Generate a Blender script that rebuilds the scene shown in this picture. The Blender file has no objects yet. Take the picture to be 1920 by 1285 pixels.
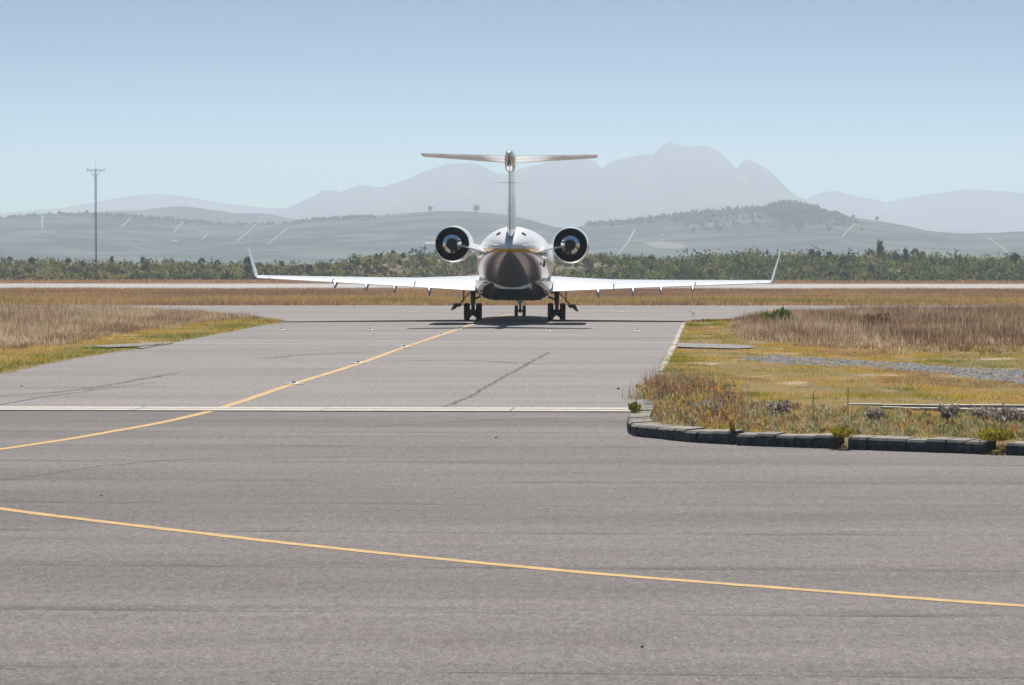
import bpy, bmesh, math, random
import numpy as np
from mathutils import Vector, Matrix, noise as mnoise
from mathutils.geometry import delaunay_2d_cdt

R = math.radians
random.seed(11)
rng = np.random.default_rng(11)
scene = bpy.context.scene

# ------------------------------------------------------------------ camera
CAM_H, FPX, HOR = 2.5, 6500.0, 476.0          # metres, focal length and horizon row of a 1920 px wide picture
cam_data = bpy.data.cameras.new('camera')
cam = bpy.data.objects.new('camera', cam_data)
scene.collection.objects.link(cam)
cam_data.sensor_width = 36.0
cam_data.lens = FPX / 1920 * 36.0
cam_data.clip_start = 0.5
cam_data.clip_end = 40000
cam.location = (0, 0, CAM_H)
cam.rotation_euler = (R(90) - math.atan((642.5 - HOR) / FPX), 0, 0)
scene.camera = cam

# ------------------------------------------------------------------ world, sun, exposure
SUN_EL, SUN_AZ = R(47), R(3.5)
world = bpy.data.worlds.new('World')
scene.world = world
world.use_nodes = True
wn, wl = world.node_tree.nodes, world.node_tree.links
wn.clear()
w_out = wn.new('ShaderNodeOutputWorld')
w_bg = wn.new('ShaderNodeBackground')
w_sky = wn.new('ShaderNodeTexSky')
w_sky.sky_type = 'NISHITA'
w_sky.sun_disc = False
w_sky.sun_elevation = SUN_EL
w_sky.sun_rotation = SUN_AZ
w_sky.altitude = 100
w_sky.air_density = 1.0
w_sky.dust_density = 0.0
w_sky.ozone_density = 2.0
w_bg.inputs['Strength'].default_value = 0.055
w_tc = wn.new('ShaderNodeTexCoord')                    # the pale layer hugs the horizon, clear blue above it
w_sep = wn.new('ShaderNodeSeparateXYZ'); w_cmb = wn.new('ShaderNodeCombineXYZ')
w_z = wn.new('ShaderNodeMath'); w_z.operation = 'POWER'; w_z.inputs[1].default_value = 2.0
w_k = wn.new('ShaderNodeMath'); w_k.operation = 'MULTIPLY'; w_k.inputs[1].default_value = 85.0
w_nm = wn.new('ShaderNodeVectorMath'); w_nm.operation = 'NORMALIZE'
wl.new(w_tc.outputs['Generated'], w_sep.inputs[0]); wl.new(w_sep.outputs['Z'], w_z.inputs[0]); wl.new(w_z.outputs[0], w_k.inputs[0])
wl.new(w_sep.outputs['X'], w_cmb.inputs['X']); wl.new(w_sep.outputs['Y'], w_cmb.inputs['Y']); wl.new(w_k.outputs[0], w_cmb.inputs['Z'])
wl.new(w_cmb.outputs[0], w_nm.inputs[0]); wl.new(w_nm.outputs[0], w_sky.inputs['Vector'])
w_tint = wn.new('ShaderNodeMix'); w_tint.data_type = 'RGBA'; w_tint.blend_type = 'MULTIPLY'; w_tint.inputs[0].default_value = 1.0
w_tint.inputs[7].default_value = (0.47, 0.90, 0.95, 1)
wl.new(w_sky.outputs[0], w_tint.inputs[6]); wl.new(w_tint.outputs[2], w_bg.inputs['Color'])
wl.new(w_bg.outputs[0], w_out.inputs['Surface'])

sun_data = bpy.data.lights.new('sun', 'SUN')
sun = bpy.data.objects.new('sun', sun_data)
scene.collection.objects.link(sun)
sun_data.energy = 5.0
sun_data.angle = R(0.53)
sun_data.color = (1.0, 0.955, 0.89)
to_sun = Vector((math.cos(SUN_EL) * math.sin(SUN_AZ), math.cos(SUN_EL) * math.cos(SUN_AZ), math.sin(SUN_EL)))
sun.rotation_euler = (-to_sun).to_track_quat('-Z', 'Y').to_euler()
sun.location = (0, 100, 300)

scene.view_settings.view_transform = 'Standard'
scene.view_settings.look = 'None'
scene.view_settings.gamma = 1.0
scene.view_settings.use_curve_mapping = False
scene.view_settings.exposure = 0.5
scene.cycles.max_bounces = 6
scene.cycles.volume_bounces = 0
scene.cycles.use_denoising = True

# ------------------------------------------------------------------ helpers
COL = scene.collection

def G(x, y):
    """photo pixel of a point on flat ground -> (X, Y) in metres"""
    d = CAM_H * FPX / (y - HOR)
    return ((x - 960) * d / FPX, d)

def tag(o, label=None, cat=None, group=None, kind=None):
    if label: o['label'] = label
    if cat: o['category'] = cat
    if group: o['group'] = group
    if kind: o['kind'] = kind
    return o

def mesh_obj(name, verts, faces, mat, parent=None, smooth=False, angle=None):
    me = bpy.data.meshes.new(name)
    me.from_pydata([tuple(v) for v in verts], [], faces)
    if smooth:
        me.polygons.foreach_set('use_smooth', [True] * len(me.polygons))
    if mat: me.materials.append(mat)
    me.update()
    if angle is not None:
        me.set_sharp_from_angle(angle=angle)
    o = bpy.data.objects.new(name, me)
    COL.objects.link(o)
    if parent: o.parent = parent
    return o

def np_mesh(name, V, T, mat, tint=None, parent=None):
    me = bpy.data.meshes.new(name)
    n, m = len(V), len(T)
    me.vertices.add(n); me.loops.add(m * 3); me.polygons.add(m)
    me.vertices.foreach_set('co', np.asarray(V, np.float32).ravel())
    me.loops.foreach_set('vertex_index', np.asarray(T, np.int32).ravel())
    me.polygons.foreach_set('loop_start', np.arange(0, 3 * m, 3, dtype=np.int32))
    if tint is not None:
        at = me.attributes.new('tint', 'FLOAT', 'POINT')
        at.data.foreach_set('value', np.asarray(tint, np.float32))
    me.materials.append(mat)
    me.update(calc_edges=True)
    o = bpy.data.objects.new(name, me)
    COL.objects.link(o)
    if parent: o.parent = parent
    return o

def empty(name, loc=(0, 0, 0), rz=0.0):
    o = bpy.data.objects.new(name, None)
    o.empty_display_size = 0.3
    COL.objects.link(o)
    o.location = loc
    o.rotation_euler = (0, 0, rz)
    return o

class MB:
    """collects shapes, links them as ONE mesh"""
    def __init__(s): s.v, s.f = [], []
    def add(s, vs, fs):
        k = len(s.v); s.v += [tuple(v) for v in vs]; s.f += [tuple(i + k for i in f) for f in fs]; return s
    def loft(s, rings, cap0=True, cap1=True, closed=True):
        n = len(rings[0]); vs = [p for r in rings for p in r]; fs = []
        for i in range(len(rings) - 1):
            for j in range(n if closed else n - 1):
                a, b = i * n + j, i * n + (j + 1) % n
                fs.append((a, b, b + n, a + n))
        if cap0: fs.append(tuple(range(n))[::-1])
        if cap1: fs.append(tuple((len(rings) - 1) * n + j for j in range(n)))
        return s.add(vs, fs)
    def tube(s, p0, p1, r0, r1=None, n=10):
        p0, p1 = Vector(p0), Vector(p1); r1 = r0 if r1 is None else r1
        d = (p1 - p0).normalized()
        a = d.orthogonal().normalized(); b = d.cross(a)
        ring = lambda p, r: [p + a * (r * math.cos(t)) + b * (r * math.sin(t)) for t in [2 * math.pi * k / n for k in range(n)]]
        return s.loft([ring(p0, r0), ring(p1, r1)])
    def box(s, c, size, m=None):
        x, y, z = [k / 2 for k in size]; c = Vector(c)
        vs = [Vector((i * x, j * y, k * z)) for i in (-1, 1) for j in (-1, 1) for k in (-1, 1)]
        if m is not None: vs = [m @ v for v in vs]
        return s.add([v + c for v in vs], [(0, 1, 3, 2), (4, 6, 7, 5), (0, 4, 5, 1), (2, 3, 7, 6), (0, 2, 6, 4), (1, 5, 7, 3)])
    def lathe(s, c, prof, axis='Y', n=36, closed_profile=False):
        """prof: list of (along, radius) about an axis through c"""
        c = Vector(c); rings = []
        for a, r in prof:
            ring = []
            for k in range(n):
                t = 2 * math.pi * k / n
                if axis == 'Y': p = Vector((r * math.cos(t), a, r * math.sin(t)))
                elif axis == 'X': p = Vector((a, r * math.cos(t), r * math.sin(t)))
                else: p = Vector((r * math.cos(t), r * math.sin(t), a))
                ring.append(c + p)
            rings.append(ring)
        if closed_profile: rings.append(rings[0])
        return s.loft(rings, cap0=not closed_profile and prof[0][1] > 0.0, cap1=not closed_profile and prof[-1][1] > 0.0)
    def build(s, name, mat, parent=None, smooth=False, angle=None):
        o = mesh_obj(name, s.v, s.f, mat, parent, smooth, angle)
        bm = bmesh.new(); bm.from_mesh(o.data)
        bmesh.ops.recalc_face_normals(bm, faces=bm.faces)
        bm.to_mesh(o.data); bm.free()
        if smooth and angle is not None: o.data.set_sharp_from_angle(angle=angle)
        return o

# ------------------------------------------------------------------ materials
class NG:
    def __init__(s, name):
        s.m = bpy.data.materials.new(name); s.m.use_nodes = True
        s.t = s.m.node_tree; s.n, s.l = s.t.nodes, s.t.links
        s.n.clear(); s.out = s.n.new('ShaderNodeOutputMaterial')
        s.b = s.n.new('ShaderNodeBsdfPrincipled')
        s.l.new(s.b.outputs[0], s.out.inputs['Surface'])
    def put(s, sock, v):
        if isinstance(v, bpy.types.NodeSocket): s.l.new(v, sock)
        elif isinstance(v, (tuple, list)) and len(v) == 3 and sock.type == 'RGBA': sock.default_value = (*v, 1)
        elif sock.type == 'RGBA' and isinstance(v, (int, float)): sock.default_value = (v, v, v, 1)
        else: sock.default_value = v
    def coord(s, which='Object'): return s.n.new('ShaderNodeTexCoord').outputs[which]
    def pos(s): return s.n.new('ShaderNodeNewGeometry').outputs['Position']
    def scale(s, v, xyz):
        k = s.n.new('ShaderNodeVectorMath'); k.operation = 'MULTIPLY'
        s.put(k.inputs[0], v); k.inputs[1].default_value = xyz; return k.outputs[0]
    def noise(s, v, sc, detail=4, rough=0.55, dist=0.0):
        k = s.n.new('ShaderNodeTexNoise'); s.put(k.inputs['Vector'], v)
        k.inputs['Scale'].default_value = sc; k.inputs['Detail'].default_value = detail
        k.inputs['Roughness'].default_value = rough; k.inputs['Distortion'].default_value = dist
        return k.outputs['Fac']
    def voro(s, v, sc, out='Color', feature='F1'):
        k = s.n.new('ShaderNodeTexVoronoi'); k.feature = feature; s.put(k.inputs['Vector'], v)
        k.inputs['Scale'].default_value = sc; return k.outputs[out]
    def math(s, op, a, b=0.0, c=0.0, clamp=False):
        k = s.n.new('ShaderNodeMath'); k.operation = op; k.use_clamp = clamp
        s.put(k.inputs[0], a); s.put(k.inputs[1], b); s.put(k.inputs[2], c); return k.outputs[0]
    def ramp(s, f, stops, interp='LINEAR'):
        k = s.n.new('ShaderNodeValToRGB'); s.put(k.inputs['Fac'], f); e = k.color_ramp.elements
        k.color_ramp.interpolation = interp
        while len(e) < len(stops): e.new(0.5)
        for i, (p, c) in enumerate(stops):
            e[i].position = p
            e[i].color = (c, c, c, 1) if isinstance(c, (int, float)) else (*c, 1)
        return k.outputs['Color']
    def rng(s, f, a, b, c=0.0, d=1.0, smooth=True):
        k = s.n.new('ShaderNodeMapRange'); s.put(k.inputs['Value'], f)
        k.interpolation_type = 'SMOOTHSTEP' if smooth else 'LINEAR'
        for i, v in enumerate((a, b, c, d)): s.put(k.inputs[i + 1], v)
        return k.outputs['Result']
    def mix(s, f, a, b, mode='MIX'):
        k = s.n.new('ShaderNodeMix'); k.data_type = 'RGBA'; k.blend_type = mode
        s.put(k.inputs['Factor'], f); s.put(k.inputs['A'], a) if False else None
        ins = [i for i in k.inputs if i.type == 'RGBA']
        s.put(ins[0], a); s.put(ins[1], b)
        return [o for o in k.outputs if o.type == 'RGBA'][0]
    def sep(s, v):
        k = s.n.new('ShaderNodeSeparateXYZ'); s.put(k.inputs[0], v); return k.outputs
    def attr(s, name):
        k = s.n.new('ShaderNodeAttribute'); k.attribute_name = name; return k.outputs['Fac']
    def bump(s, h, strength=0.3, dist=0.02):
        k = s.n.new('ShaderNodeBump'); k.inputs['Strength'].default_value = strength
        k.inputs['Distance'].default_value = dist; s.put(k.inputs['Height'], h)
        s.l.new(k.outputs[0], s.b.inputs['Normal'])
    def set(s, color=None, rough=None, metal=None, spec=None, coat=None):
        if color is not None: s.put(s.b.inputs['Base Color'], color)
        if rough is not None: s.put(s.b.inputs['Roughness'], rough)
        if metal is not None: s.put(s.b.inputs['Metallic'], metal)
        if spec is not None: s.put(s.b.inputs['Specular IOR Level'], spec)
        if coat is not None: s.b.inputs['Coat Weight'].default_value = coat; s.b.inputs['Coat Roughness'].default_value = 0.05
        return s.m

def plain(name, color, rough=0.5, metal=0.0, spec=0.5, var=0.12, sc=3.0, coat=None):
    g = NG(name); n = g.noise(g.coord(), sc, 4)
    c = g.mix(g.rng(n, 0.3, 0.7), tuple(k * (1 - var) for k in color), tuple(min(1, k * (1 + var)) for k in color))
    return g.set(c, rough, metal, spec, coat)

def leafy(name, stops, rough=0.75, trans=0.3, spec=0.15):
    g = NG(name)
    c = g.ramp(g.attr('tint'), stops)
    g.set(c, rough, 0.0, spec)
    tr = g.n.new('ShaderNodeBsdfTranslucent'); g.l.new(c, tr.inputs['Color'])
    mx = g.n.new('ShaderNodeMixShader'); mx.inputs[0].default_value = trans
    g.l.new(g.b.outputs[0], mx.inputs[1]); g.l.new(tr.outputs[0], mx.inputs[2])
    g.l.new(mx.outputs[0], g.out.inputs['Surface'])
    return g.m

def asphalt(name, dark, light, lanes):
    g = NG(name); p = g.pos(); x, y, z = g.sep(p)
    big = g.noise(g.scale(p, (0.05, 0.16, 1)), 1.0, 4, 0.6)
    streak = g.noise(g.scale(p, (0.09, 0.5, 1)), 1.0, 5, 0.62)
    pg = g.scale(p, (1, 0.32, 1)); grain = g.math('ADD', g.math('MULTIPLY', g.noise(pg, 42.0, 3, 0.8), 0.6), g.math('MULTIPLY', g.noise(pg, 13.0, 3, 0.7), 0.4))
    stones = g.voro(pg, 62.0, 'Color')
    st = g.sep(stones)[0]
    c = g.mix(g.rng(g.math('ADD', g.math('MULTIPLY', big, 0.5), g.math('MULTIPLY', streak, 0.5)), 0.34, 0.66), dark, light)
    pink = g.noise(p, 0.7, 3)
    c = g.mix(g.rng(pink, 0.52, 0.75, 0.0, 0.5), c, g.mix(1.0, c, (1.05, 0.95, 0.94), 'MULTIPLY'))
    if lanes:
        yy = g.math('ADD', y, g.math('ADD', g.math('MULTIPLY', x, 0.075), g.math('MULTIPLY', g.noise(g.scale(p, (0.25, 0.25, 1)), 1.0, 2), 0.25)))
        ln = g.math('DIVIDE', yy, 3.45)
        fl = g.math('FLOOR', ln); fr = g.math('SUBTRACT', ln, fl)
        wn_ = g.n.new('ShaderNodeTexWhiteNoise'); wn_.noise_dimensions = '1D'; g.l.new(fl, wn_.inputs['W'])
        lane_t = g.rng(wn_.outputs['Value'], 0, 1, 0.86, 1.08, False)
        c = g.mix(1.0, c, g.ramp(g.math('MULTIPLY', lane_t, 0.5), [(0, 0.0), (1, 2.0)]), 'MULTIPLY')
        brk = g.noise(g.scale(p, (0.5, 3.0, 1)), 1.0, 5, 0.7)
        seam = g.math('LESS_THAN', fr, g.rng(brk, 0.40, 0.65, 0.0, 0.030, False))
        band = g.math('MULTIPLY', g.rng(fr, 0.22, 0.0), g.rng(brk, 0.40, 0.62))
        c = g.mix(g.math('MULTIPLY', band, 0.62), c, tuple(k * 0.45 for k in dark))
        c = g.mix(g.math('MULTIPLY', seam, 0.75), c, tuple(k * 0.35 for k in dark))
    stain = g.noise(g.scale(p, (0.16, 0.42, 1)), 1.0, 7, 0.70)
    c = g.mix(g.rng(stain, 0.52, 0.74, 0, 0.55), c, tuple(k * 0.55 for k in dark))
    # aggregate: pale and dark chips
    c = g.mix(g.rng(grain, 0.36, 0.64, 0.0, 1.0), g.mix(1.0, c, (0.62, 0.62, 0.62), 'MULTIPLY'), g.mix(1.0, c, (1.36, 1.36, 1.35), 'MULTIPLY'))
    c = g.mix(g.rng(st, 0.93, 0.99, 0.0, 0.4), c, (0.30, 0.27, 0.255))
    c = g.mix(g.rng(st, 0.10, 0.03, 0.0, 0.5), c, tuple(k * 0.35 for k in dark))
    g.bump(grain, 0.35, 0.006)
    return g.set(c, 0.88, 0.0, 0.25)

M = {}
M['apron'] = asphalt('worn apron asphalt', (0.097, 0.081, 0.078), (0.170, 0.146, 0.141), True)
M['taxi'] = asphalt('smooth taxiway asphalt', (0.160, 0.140, 0.135), (0.224, 0.199, 0.192), False)
M['runway'] = plain('pale runway surface', (0.30, 0.275, 0.255), 0.9, sc=0.1)

def paint_mat(name, col, worn):
    g = NG(name); p = g.pos()
    n = g.noise(p, 22.0, 5, 0.75); n2 = g.noise(p, 0.6, 5, 0.7); n3 = g.noise(p, 5.0, 4, 0.7)
    c = g.mix(g.rng(n3, 0.3, 0.7), tuple(k * 0.70 for k in col), col)
    thr = g.rng(n2, 0.3, 0.7, 0.74, 0.50, False)
    w = g.math('MULTIPLY', g.rng(n, thr, g.math('ADD', thr, 0.08)), worn)
    c = g.mix(w, c, (0.16, 0.145, 0.135))
    return g.set(c, 0.8, 0, 0.25)
M['yellow'] = paint_mat('yellow line paint', (0.55, 0.335, 0.11), 0.9)
M['faint_yellow'] = paint_mat('faded yellow paint', (0.46, 0.30, 0.13), 0.7)
M['white_line'] = paint_mat('worn white paint', (0.50, 0.49, 0.48), 0.8)
M['crack'] = plain('dark crack sealant', (0.125, 0.111, 0.106), 0.95, spec=0.1, sc=8, var=0.3)
M['concrete'] = paint_mat('pale drain concrete', (0.52, 0.46, 0.40), 0.9)
M['edging'] = paint_mat('chalky edging concrete', (0.40, 0.36, 0.30), 0.9)
M['path'] = plain('grey gravel path', (0.19, 0.18, 0.175), 0.95, sc=6, var=0.25)
M['channel'] = plain('dark drain slot', (0.05, 0.045, 0.04), 0.9)

def soil_mat():
    g = NG('dry verge soil'); p = g.pos()
    a = g.noise(g.scale(p, (0.25, 0.12, 1)), 1.0, 5, 0.6); b = g.noise(p, 3.0, 5, 0.7); e = g.noise(g.scale(p, (0.5, 0.2, 1)), 1.3, 4)
    c = g.ramp(a, [(0.30, (0.14, 0.12, 0.04)), (0.45, (0.27, 0.175, 0.06)), (0.56, (0.19, 0.145, 0.05)), (0.72, (0.32, 0.21, 0.10))])
    c = g.mix(g.rng(b, 0.35, 0.7, 0.0, 0.55), c, (0.10, 0.075, 0.03))
    c = g.mix(g.rng(e, 0.58, 0.68, 0, 0.75), c, (0.46, 0.35, 0.27))
    g.bump(b, 0.6, 0.05)
    return g.set(c, 0.95, 0, 0.1)
M['soil'] = soil_mat()
def plain_mat():
    g = NG('dry airfield plain'); p = g.pos(); x, y, z = g.sep(p)
    a = g.noise(g.scale(p, (0.06, 0.03, 1)), 1.0, 5, 0.6); b = g.noise(p, 1.2, 5, 0.7)
    c = g.ramp(a, [(0.3, (0.155, 0.09, 0.06)), (0.5, (0.20, 0.115, 0.07)), (0.7, (0.24, 0.15, 0.075))])
    c = g.mix(g.rng(b, 0.4, 0.75, 0, 0.4), c, (0.11, 0.085, 0.04))
    g.bump(b, 0.5, 0.1)
    return g.set(c, 0.95, 0, 0.1)
M['plain'] = plain_mat()
def bank_mat():
    g = NG('sandy scrub bank'); p = g.pos()
    a = g.noise(p, 0.12, 5, 0.65); b = g.noise(p, 0.9, 4, 0.7)
    c = g.ramp(a, [(0.3, (0.07, 0.062, 0.035)), (0.5, (0.15, 0.115, 0.075)), (0.68, (0.27, 0.21, 0.155))])
    c = g.mix(g.rng(b, 0.45, 0.7, 0, 0.6), c, (0.07, 0.07, 0.03))
    return g.set(c, 0.95, 0, 0.1)
M['bank'] = bank_mat()

M['dry_grass'] = leafy('dry seeding grass', [(0.0, (0.135, 0.075, 0.05)), (0.3, (0.29, 0.185, 0.12)), (0.55, (0.47, 0.345, 0.225)), (0.8, (0.66, 0.53, 0.37)), (1.0, (0.80, 0.68, 0.50))], trans=0.45)
M['verge_grass'] = leafy('mown verge grass', [(0.0, (0.14, 0.19, 0.025)), (0.3, (0.40, 0.34, 0.04)), (0.6, (0.66, 0.40, 0.075)), (0.85, (0.70, 0.48, 0.19)), (1.0, (0.32, 0.18, 0.09))], trans=0.4)
M['strip_grass'] = leafy('airfield strip grass', [(0.0, (0.14, 0.15, 0.035)), (0.25, (0.33, 0.27, 0.07)), (0.5, (0.58, 0.38, 0.16)), (0.75, (0.34, 0.215, 0.145)), (1.0, (0.25, 0.15, 0.11))], trans=0.5)
M['bed'] = leafy('flower bed plants', [(0.0, (0.13, 0.15, 0.04)), (0.25, (0.30, 0.29, 0.12)), (0.45, (0.48, 0.45, 0.34)), (0.6, (0.62, 0.32, 0.04)), (0.8, (0.31, 0.16, 0.11)), (1.0, (0.20, 0.12, 0.12))], trans=0.4)
M['scrub'] = leafy('coastal scrub leaves', [(0.0, (0.014, 0.018, 0.005)), (0.3, (0.048, 0.062, 0.010)), (0.6, (0.12, 0.145, 0.018)), (0.85, (0.22, 0.24, 0.034)), (1.0, (0.29, 0.20, 0.12))], trans=0.4)
M['green_bush'] = leafy('bright green bush leaves', [(0.0, (0.03, 0.07, 0.008)), (0.5, (0.09, 0.17, 0.015)), (1.0, (0.17, 0.26, 0.03))])
M['succulent'] = leafy('yellow green succulent', [(0.0, (0.12, 0.12, 0.015)), (0.5, (0.34, 0.29, 0.03)), (1.0, (0.55, 0.42, 0.06))])
M['silver'] = leafy('silver grey foliage', [(0.0, (0.16, 0.13, 0.105)), (0.5, (0.34, 0.295, 0.25)), (1.0, (0.52, 0.47, 0.41))], trans=0.45)
M['pale_leaf'] = leafy('whitish foliage', [(0.0, (0.30, 0.29, 0.25)), (0.5, (0.52, 0.50, 0.45)), (1.0, (0.70, 0.68, 0.62))])
M['russet'] = leafy('russet dry bush', [(0.0, (0.13, 0.06, 0.03)), (0.5, (0.24, 0.12, 0.05)), (1.0, (0.33, 0.19, 0.09))])
M['bark'] = plain('grey brown bark', (0.09, 0.075, 0.06), 0.9)
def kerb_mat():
    g = NG('weathered kerb concrete with shaded sides'); p = g.pos(); n = g.noise(p, 14, 5, 0.7); n2 = g.noise(p, 2.5, 4)
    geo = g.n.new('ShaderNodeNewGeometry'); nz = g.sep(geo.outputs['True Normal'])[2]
    side = g.mix(g.rng(n, 0.3, 0.7), (0.06, 0.06, 0.06), (0.17, 0.16, 0.15))       # backlit shade painted into the mottled upright faces, upward faces kept paler
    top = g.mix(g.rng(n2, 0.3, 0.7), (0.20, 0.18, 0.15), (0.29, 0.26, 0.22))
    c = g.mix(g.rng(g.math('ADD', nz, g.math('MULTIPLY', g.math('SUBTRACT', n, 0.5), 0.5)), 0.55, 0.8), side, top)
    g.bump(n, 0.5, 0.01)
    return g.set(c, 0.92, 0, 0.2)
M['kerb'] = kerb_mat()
M['gravel'] = plain('blue grey gravel stones', (0.125, 0.125, 0.135), 0.9, sc=6, var=0.7)
M['debris'] = plain('dark debris', (0.03, 0.028, 0.026), 0.9)

def hill_mat(name, c0, c1, c2, sc):
    g = NG(name); p = g.pos()
    cells = g.sep(g.voro(g.scale(p, (sc, sc * 1.6, 0)), 1.0, 'Color'))
    a = g.noise(g.scale(p, (sc * 0.6, sc * 0.6, 0)), 1.0, 5, 0.6)
    c = g.mix(g.rng(cells[0], 0.2, 0.8), c0, c1)
    c = g.mix(g.rng(a, 0.45, 0.62), c, c2)
    rows = g.noise(g.scale(p, (sc * 8, sc * 2, 0)), 1.0, 4, 0.7)
    c = g.mix(g.rng(rows, 0.4, 0.7, 0, 0.4), c, tuple(k * 0.5 for k in c0))
    return g.set(c, 0.95, 0, 0.05)
M['hill'] = hill_mat('vineyard hillside', (0.016, 0.034, 0.032), (0.10, 0.115, 0.09), (0.008, 0.020, 0.022), 0.018)
M['mountain'] = hill_mat('mountain rock', (0.085, 0.09, 0.095), (0.12, 0.12, 0.12), (0.06, 0.068, 0.07), 0.004)
M['track'] = plain('bare earth track', (0.27, 0.195, 0.155), 0.95, sc=0.05)
M['wall_white'] = plain('whitewashed wall', (0.8, 0.79, 0.76), 0.8)
M['roof_grey'] = plain('grey sheet roof', (0.30, 0.29, 0.28), 0.7)

# aircraft finishes
def fuselage_mat():
    g = NG('aircraft livery'); x, y, z = g.sep(g.coord())
    line = g.math('ADD', 2.60, g.math('MULTIPLY', g.rng(y, -3.0, 6.0), -0.9))
    dz = g.math('SUBTRACT', z, line)
    white = g.math('GREATER_THAN', dz, 0.085)
    gold = g.math('GREATER_THAN', dz, -0.06)
    low = (0.62, 0.585, 0.57)
    c = g.mix(gold, low, (0.62, 0.36, 0.03)); c = g.mix(white, c, (0.87, 0.87, 0.87))
    n = g.noise(g.coord(), 1.2, 2)
    metal = g.mix(gold, 0.72, 0.25); metal = g.mix(white, metal, 0.0)
    rough = g.mix(gold, 0.20, 0.22); rough = g.mix(white, rough, 0.22)
    g.bump(g.noise(g.coord(), 2.2, 2), 0.05, 0.02)
    g.set(c); g.put(g.b.inputs['Metallic'], metal); g.put(g.b.inputs['Roughness'], rough)
    return g.m
M['livery'] = fuselage_mat()
M['white_paint'] = plain('glossy white paint', (0.80, 0.80, 0.80), 0.25, var=0.02, coat=0.5)
def chrome(name, col, rough):
    g = NG(name); n = g.noise(g.coord(), 1.6, 3)
    g.bump(n, 0.10, 0.02)
    return g.set(col, rough, 1.0)
M['polished'] = chrome('polished metal skin', (0.50, 0.475, 0.46), 0.15)
M['chrome'] = chrome('bright exhaust metal', (0.78, 0.76, 0.73), 0.12)
M['black'] = plain('sooty black metal', (0.012, 0.012, 0.012), 0.6)
M['tyre'] = plain('tyre rubber', (0.018, 0.018, 0.018), 0.85, sc=9)
M['gear'] = plain('gear leg paint', (0.12, 0.125, 0.13), 0.45, 0.3)
M['gear_light'] = plain('pale gear paint', (0.42, 0.46, 0.55), 0.4)
M['dark_panel'] = plain('dark gear door', (0.04, 0.04, 0.042), 0.5)
M['mast'] = plain('dull mast steel', (0.035, 0.034, 0.036), 0.6, 0.3)
M['lamp'] = plain('white light housing', (0.52, 0.51, 0.49), 0.6)
M['lens'] = plain('dark lens glass', (0.03, 0.03, 0.035), 0.1)

# ------------------------------------------------------------------ terrain
def smooth(a, b, t):
    t = np.clip((np.asarray(t, float) - a) / (b - a), 0, 1); return t * t * (3 - 2 * t)

BANK = [(-900, 505), (-300, 500), (0, 505), (150, 502), (300, 505), (450, 507), (560, 510), (650, 504), (700, 494), (760, 487), (830, 487), (1000, 490),
        (1120, 487), (1180, 494), (1300, 497), (1400, 494), (1600, 496), (1750, 499), (1920, 503), (2300, 500), (2900, 505)]
BD = 655.0
_bx = np.array([(p[0] - 960) * BD / FPX for p in BANK]); _bz = np.array([CAM_H - (p[1] - HOR) * BD / FPX for p in BANK])

def lump(X, Y, s):
    return (np.sin(X / s * 1.3 + 0.7 * np.sin(Y / s * 0.9)) + np.sin(X / s * 0.53 + Y / s * 1.7 + 1.3) + np.sin(X / s * 2.9 - Y / s * 2.2 + 0.4) * 0.5) / 2.5

def ground_z(X, Y):
    X = np.asarray(X, float); Y = np.asarray(Y, float)
    dip = -2.1 - 1.1 * smooth(-40, 60, X)
    z = -0.02 + dip * smooth(285, 560, Y)
    crest = np.interp(X, _bx, _bz)
    rise = smooth(592, BD, Y) * (1 - smooth(BD, 740, Y))
    z = z + (crest - dip) * rise + (lump(X, Y, 7.0) * 0.35 + lump(X + 40, Y, 17.0) * 0.45) * rise
    z = z - 3.0 * smooth(BD, 800, Y)
    return z

def grid_mesh(name, xs, ys, zf, mat, kind='structure'):
    Xg, Yg = np.meshgrid(xs, ys); Z = zf(Xg, Yg)
    V = np.stack([Xg, Yg, Z], -1).reshape(-1, 3)
    nx, ny = len(xs), len(ys)
    i, j = np.meshgrid(np.arange(nx - 1), np.arange(ny - 1)); a = (j * nx + i).ravel()
    T = np.concatenate([np.stack([a, a + 1, a + 1 + nx], -1), np.stack([a, a + 1 + nx, a + nx], -1)])
    o = np_mesh(name, V, T, mat)
    o.data.polygons.foreach_set('use_smooth', np.ones(len(T), bool))
    tag(o, kind=kind)
    return o

xs = np.unique(np.concatenate([np.linspace(-3000, 3000, 41), np.linspace(-160, 160, 161)]))
ys = np.unique(np.concatenate([np.linspace(-3000, 9300, 60), np.linspace(160, 590, 44), np.linspace(590, 830, 81)]))
ground = grid_mesh('ground', xs, ys, ground_z, M['plain'])
ground.data.materials.append(M['bank'])
_c = np.empty(len(ground.data.polygons) * 3); ground.data.polygons.foreach_get('center', _c); _c = _c.reshape(-1, 3)
ground.data.polygons.foreach_set('material_index', ((_c[:, 1] > 594) & (_c[:, 1] < 900)).astype(np.int32))

def sheet(name, poly, z, mat, kind='structure', parent=None):
    bm = bmesh.new()
    vs = [bm.verts.new((p[0], p[1], z if len(p) == 2 else p[2])) for p in poly]
    f = bm.faces.new(vs)
    if f.normal.z < 0: f.normal_flip()
    bmesh.ops.triangulate(bm, faces=[f])
    me = bpy.data.meshes.new(name); bm.to_mesh(me); bm.free(); me.materials.append(mat)
    o = bpy.data.objects.new(name, me); COL.objects.link(o)
    if parent: o.parent = parent
    elif kind: tag(o, kind=kind)
    return o

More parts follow.
